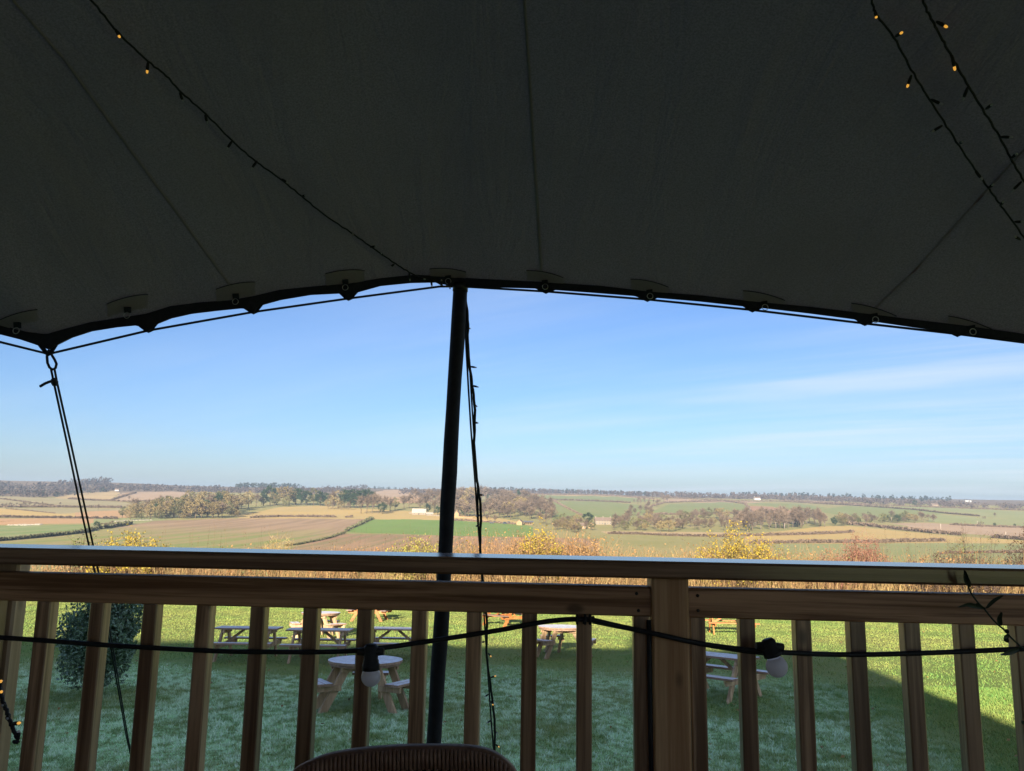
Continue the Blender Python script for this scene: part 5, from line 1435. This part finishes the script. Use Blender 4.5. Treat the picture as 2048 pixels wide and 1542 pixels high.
# ------------------------------------------------------------------ woods on the far ridge
def ridge(label, n, line, hpx, mat, depth=(0, 7), seed=0, big=1.0):
    """trees as leaf clumps on the land; line gives the wood's lower edge"""
    u = RNG.uniform(line[0][0], line[-1][0], n)
    v = np.interp(u, [p[0] for p in line], [p[1] for p in line]) - RNG.uniform(depth[0], depth[1], n)
    C, S = [], []
    for a, b2 in zip(u, v):
        g = on_terr(a, b2)
        if g.y > 3600: continue
        h = hpx * .8 / F * g.y * random.uniform(.75, 1.2)
        k = 16
        d = RNG.normal(size=(k, 3)); d /= np.linalg.norm(d, axis=1)[:, None]
        C.append(np.array(g) + np.array([0, 0, h * .55]) + d * np.array([h * .42 * big, h * .42 * big, h * .5])); S.append(np.full(k, h * .34))
    C = np.concatenate(C); S = np.concatenate(S) * RNG.uniform(.7, 1.3, len(C))
    V, Q = leafquads(C, S, asp=1.2)
    tag(npmesh('far_wood', V, Q, mat), label, 'wood', kind='stuff')
M_HANGER = treemat('hanger_wood_grey', (.062, .048, .045), (.09, .068, .058))
ridge('grey brown wood on the far hillside beyond the strip fields', 620, [(-300, 993), (0, 993), (60, 996), (105, 996), (150, 990), (215, 985), (222, 984)], 11, M_HANGER, (0, 24))
ridge('darker trees in the far hillside wood', 60, [(-300, 992), (30, 990), (60, 988), (110, 995), (215, 984)], 9, M_FAR[1], (0, 5))
ridge('long brown wood along the skyline hill', 420, [(210, 982), (300, 983), (420, 986), (470, 987), (560, 988), (640, 988), (740, 984)], 8, M_HANGER, (0, 9))
ridge('conifers along the skyline of the long hill', 90, [(470, 976), (540, 975), (600, 975)], 9, M_FAR[1], (0, 2))
ridge('bare brown wood crowning the rounded hill behind the pole', 240, [(800, 988), (850, 992), (920, 992), (1010, 990)], 8, M_HANGER, (0, 9))
ridge('brown wood along the skyline above the upper green field', 320, [(920, 990), (1015, 988), (1060, 987), (1200, 988), (1300, 994), (1330, 995)], 8, M_FAR[0], (0, 5))
ridge('dark firs standing above the skyline wood', 70, [(960, 985), (1020, 983), (1110, 984), (1200, 984), (1300, 988)], 9, M_FAR[1], (0, 2), big=.6)
ridge('brown wood along the skyline past the red field', 380, [(1330, 995), (1400, 997), (1500, 999), (1560, 1000), (1640, 1003), (1760, 1009), (1900, 1014)], 9, M_FAR[0], (0, 6))
ridge('dark firs along the skyline wood past the red field', 110, [(1480, 993), (1560, 994), (1640, 997), (1740, 1000), (1900, 1004)], 9, M_FAR[1], (0, 3), big=.6)
ridge('hazy wood on the low far ridge', 260, [(1880, 1014), (1960, 1018), (2048, 1021), (2400, 1032)], 9, M_FAR[0], (0, 7))
ridge('row of small trees on the saddle skyline', 16, [(745, 978), (800, 979)], 5, M_FAR[1], (0, .8))

# ------------------------------------------------------------------ farm buildings
M_STONE = plain('ochre_stone', (.33, .22, .115), (.27, .18, .095), .9, 1.5, space='World')
M_PALEST = plain('pale_stone', (.23, .185, .135), (.19, .155, .11), .9, 1.5, space='World')
M_TILE = plain('brown_tile', (.17, .12, .09), (.13, .095, .075), .8, 2, space='World')
M_PALER = plain('pale_roof', (.38, .33, .27), (.33, .285, .235), .8, 1, space='World')
M_SLATE = plain('dark_sheet_roof', (.07, .072, .08), (.10, .10, .11), .6, 2, space='World')
M_GLASSD = plain('dark_window', (.03, .035, .045), None, .2, 4)
M_WHITE = plain('white_paint', (.50, .49, .46), None, .7, 3)
M_CARD = plain('dark_car_paint', (.06, .07, .09), None, .3, 4, .5)
def house(name, label, px, L, D, hw, hr, rz, wm, rm, nwin=0, door=False, chim=0, floors=1, cat='house', openfront=False):
    g = on_terr(*px)
    t = thing(name, label, cat, g, (0, 0, rz))
    mb = MB()
    if openfront:
        mb.box(-L / 2, L / 2, D / 2 - .3, D / 2, -.5, hw)
        for i in range(6): mb.box(-L / 2 + i * (L - .3) / 5, -L / 2 + .3 + i * (L - .3) / 5, -D / 2, -D / 2 + .3, -.5, hw)
        for s in (-L / 2, L / 2 - .3): mb.box(s, s + .3, -D / 2 + .31, D / 2 - .31, -.5, hw)
    else:
        mb.add([(-L / 2, -D / 2, -1), (L / 2, -D / 2, -1), (L / 2, D / 2, -1), (-L / 2, D / 2, -1), (-L / 2, -D / 2, hw), (L / 2, -D / 2, hw), (L / 2, D / 2, hw), (-L / 2, D / 2, hw), (-L / 2, 0, hw + hr), (L / 2, 0, hw + hr)],
               [(0, 1, 5, 4), (2, 3, 7, 6), (1, 2, 6, 9, 5), (3, 0, 4, 8, 7)])
    obj('wall', mb, wm, t, local=True)
    mb = MB(); o = .35
    for s in (-1, 1):
        e = hw - o * hr / (D / 2) + .08
        mb.add([(-L / 2 - o, s * (D / 2 + o), e), (L / 2 + o, s * (D / 2 + o), e), (L / 2 + o, 0, hw + hr + .08), (-L / 2 - o, 0, hw + hr + .08),
                (-L / 2 - o, s * (D / 2 + o), e + .22), (L / 2 + o, s * (D / 2 + o), e + .22), (L / 2 + o, 0, hw + hr + .3), (-L / 2 - o, 0, hw + hr + .3)],
               [(0, 1, 2, 3), (4, 7, 6, 5), (0, 4, 5, 1), (0, 3, 7, 4), (1, 5, 6, 2)])
    rf = obj('roof', mb, rm, t, local=True)
    for i in range(chim):
        x = -L / 2 + .9 + i * (L - 1.8) / max(1, chim - 1)
        obj('chimney', MB().box(x - .5, x + .5, -.45, .45, hw + hr - .4, hw + hr + 1.5), wm, rf, local=True)
    for f in range(floors):
        for i in range(nwin):
            x = -L / 2 + (i + .5) * L / nwin; z = .9 + f * 2.6
            if door and f == 0 and i == nwin // 2:
                obj('door', MB().box(x - .5, x + .5, -D / 2 - .06, -D / 2 + .05, -.3, 2.0), M_GLASSD, t, local=True); continue
            w = obj('window', MB().box(x - .6, x + .6, -D / 2 - .05, -D / 2 + .05, z, z + 1.2), M_WHITE, t, local=True)
            obj('pane', MB().box(x - .5, x + .5, -D / 2 - .08, -D / 2 - .055, z + .1, z + 1.1), M_GLASSD, w, local=True)
    return t
house('stone_farmhouse', 'long pale stone farmhouse with chimneys beside the dark evergreen', (1206, 1049), 19, 7, 4.6, 3.2, R(6), M_PALEST, M_TILE, 6, True, 3, 2)
house('stone_cottage', 'ochre stone cottage below the long farmhouse', (1163, 1057), 9, 6, 2.8, 2.6, R(-4), M_STONE, M_TILE, 3, True, 1)
house('stone_cottage', 'ochre gabled cottage end standing next to the low cottage', (1182, 1056), 6, 6, 3.4, 2.8, R(84), M_STONE, M_TILE, 1, False, 0)
house('field_barn', 'small ochre barn with its gable end facing the green field', (1040, 1050), 8, 6, 3.0, 2.6, R(78), M_STONE, M_TILE, 1, False, 0, cat='barn')
house('open_shed', 'open fronted shed with dark sheet roof next to the ochre barn', (1057, 1049), 10, 5, 2.6, 1.2, R(3), M_STONE, M_SLATE, 0, openfront=True, cat='shed')
house('great_barn', 'big pale roofed barn in front of the bare wood', (838, 1029), 18, 12, 2.4, 5.0, R(4), M_PALEST, M_PALER, 3, True, 0, cat='barn')
house('barn_annex', 'low pale range attached beside the big pale barn', (859, 1031), 9, 6, 2.2, 1.6, R(12), M_PALEST, M_PALER, 2, False, 0, cat='barn')
house('stone_cottage', 'tall ochre cottage just beyond the pole', (915, 1034), 6, 6, 4.6, 3.0, R(70), M_STONE, M_TILE, 1, False, 1, 2)
house('far_cottage', 'pale cottage next to the broad dark evergreen on the far hill', (1869, 1014), 16, 8, 4.5, 3.5, R(3), M_PALEST, M_TILE, 3, False, 1, 1)
house('far_cottage', 'white cottage on the far ridge above the red field', (1514, 1000), 18, 9, 5, 4, R(5), M_WHITE, M_TILE, 3, False, 1, 1)
house('far_cottage', 'small white cottage below the skyline wood on the long hill', (234, 982), 9, 6, 3, 2.6, R(10), M_WHITE, M_TILE, 2, False, 0, 1)
house('far_cottage', 'pale cottage among the hazy ridge trees', (1935, 1004), 20, 9, 5, 4, R(0), M_WHITE, M_SLATE, 2, False, 0, 1)
house('farm_shed', 'white trailer shed in the upper green field', (1071, 999), 9, 5, 3, 1.4, R(0), M_WHITE, M_WHITE, 0, cat='shed')
# stone field walls
for l, pts in [('low ochre garden wall running from the tall cottage', [(905, 1035), (925, 1035.5), (945, 1037)]), ('low pale wall along the track past the big barn', [(862, 1031.5), (880, 1033), (893, 1034)]), ('low wall in front of the big barn', [(818, 1027), (830, 1028)]), ('ochre wall along the golden slope', [(932, 1038), (962, 1042), (975, 1043)])]:
    mb = MB(); q = [on_terr(*p) for p in pts]
    for a, b2 in zip(q[:-1], q[1:]): mb.beam(a + Vector((0, 0, .5)), b2 + Vector((0, 0, .5)), .5, 2.2)
    tag(obj('field_wall', mb, M_STONE if 'ochre' in l else M_PALEST), l, 'wall')
# parked vehicles by the barn
def car(label, px, rz, L=4.4, tall=1.5):
    g = on_terr(*px); t = thing('parked_car', label, 'car', g, (0, 0, rz), 'vehicles parked by the barn')
    prof = [(-L / 2, .35), (L / 2, .35), (L / 2, .85), (L * .33, .95), (L * .16, tall), (-L * .36, tall), (-L / 2, .95)]
    M = Matrix(((1, 0, 0, 0), (0, 0, 1, 0), (0, 1, 0, 0), (0, 0, 0, 1)))
    obj('body', MB().prism(prof, -.85, .85, M), M_CARD, t, local=True)
    obj('window', MB().prism([(-L * .34, 1.0), (L * .27, 1.0), (L * .15, tall - .08), (-L * .33, tall - .08)], -.87, .87, M), M_GLASSD, t, local=True)
    for x in (-L * .3, L * .3):
        for y in (-.8, .8):
            obj('wheel', MB().lathe([(.001, -.12), (.33, -.12), (.33, .12), (.001, .12)], (x, y, .33), (0, 1, 0), 10), M_BLACK, t, local=True)
    return t
car('dark van parked on the track just short of the ochre barn', (1010, 1048), R(8), 5.2, 2.4)
car('second dark van parked behind the other vans', (1018, 1047), R(-4), 5.0, 2.3)
car('dark low car parked nearest the thin guy rope', (983, 1047), R(4), 4.4, 1.5)
car('white topped car beside the low dark car', (990, 1045), R(10), 4.4, 1.6)
# telegraph poles
M_POLEW = plain('pale_pole_wood', (.50, .42, .34), None, .8, 5)
for u, vb, h, l in [(1882, 1061, 13, 'telegraph pole in the pink field beside the sapling'), (2012, 1075, 11, 'telegraph pole at the far end of the pink field'), (1697, 1046, 17, 'pale telegraph pole beside the tree belt'), (1955, 1050, 8, 'thin pole by the pale pasture hedge'), (1783, 1045, 10, 'short pole in front of the tree belt')]:
    g = on_terr(u, vb); hh = h / F * g.y
    t = thing('telegraph_pole', l, 'pole', g)
    obj('shaft', MB().tube([g + Vector((0, 0, -.3)), g + Vector((0, 0, hh))], [.22, .16], 7), M_POLEW, t)
    obj('crossarm', MB().beam(g + Vector((-.9, 0, hh - .5)), g + Vector((.9, 0, hh - .5)), .14, .14), M_POLEW, t)

# prototypes never placed are removed
for l in PROTO.values():
    for p in l:
        if p.name not in used:
            for c in list(p.children): bpy.data.objects.remove(c)
            bpy.data.objects.remove(p)

# ------------------------------------------------------------------ the air
HAZE = 0.00015
hb = MB().box(-6600, 6600, -950, 6500, -48, 78)
m = bpy.data.materials.new('haze_air'); m.use_nodes = True
nt = m.node_tree; nt.nodes.remove(nt.nodes['Principled BSDF'])
vol = nt.nodes.new('ShaderNodeVolumePrincipled')
vol.inputs['Color'].default_value = (.62, .79, 1.0, 1); vol.inputs['Density'].default_value = HAZE; vol.inputs['Anisotropy'].default_value = 0.2
nt.links.new(vol.outputs[0], nt.nodes['Material Output'].inputs['Volume'])
tag(obj('haze', hb, m), kind='stuff')
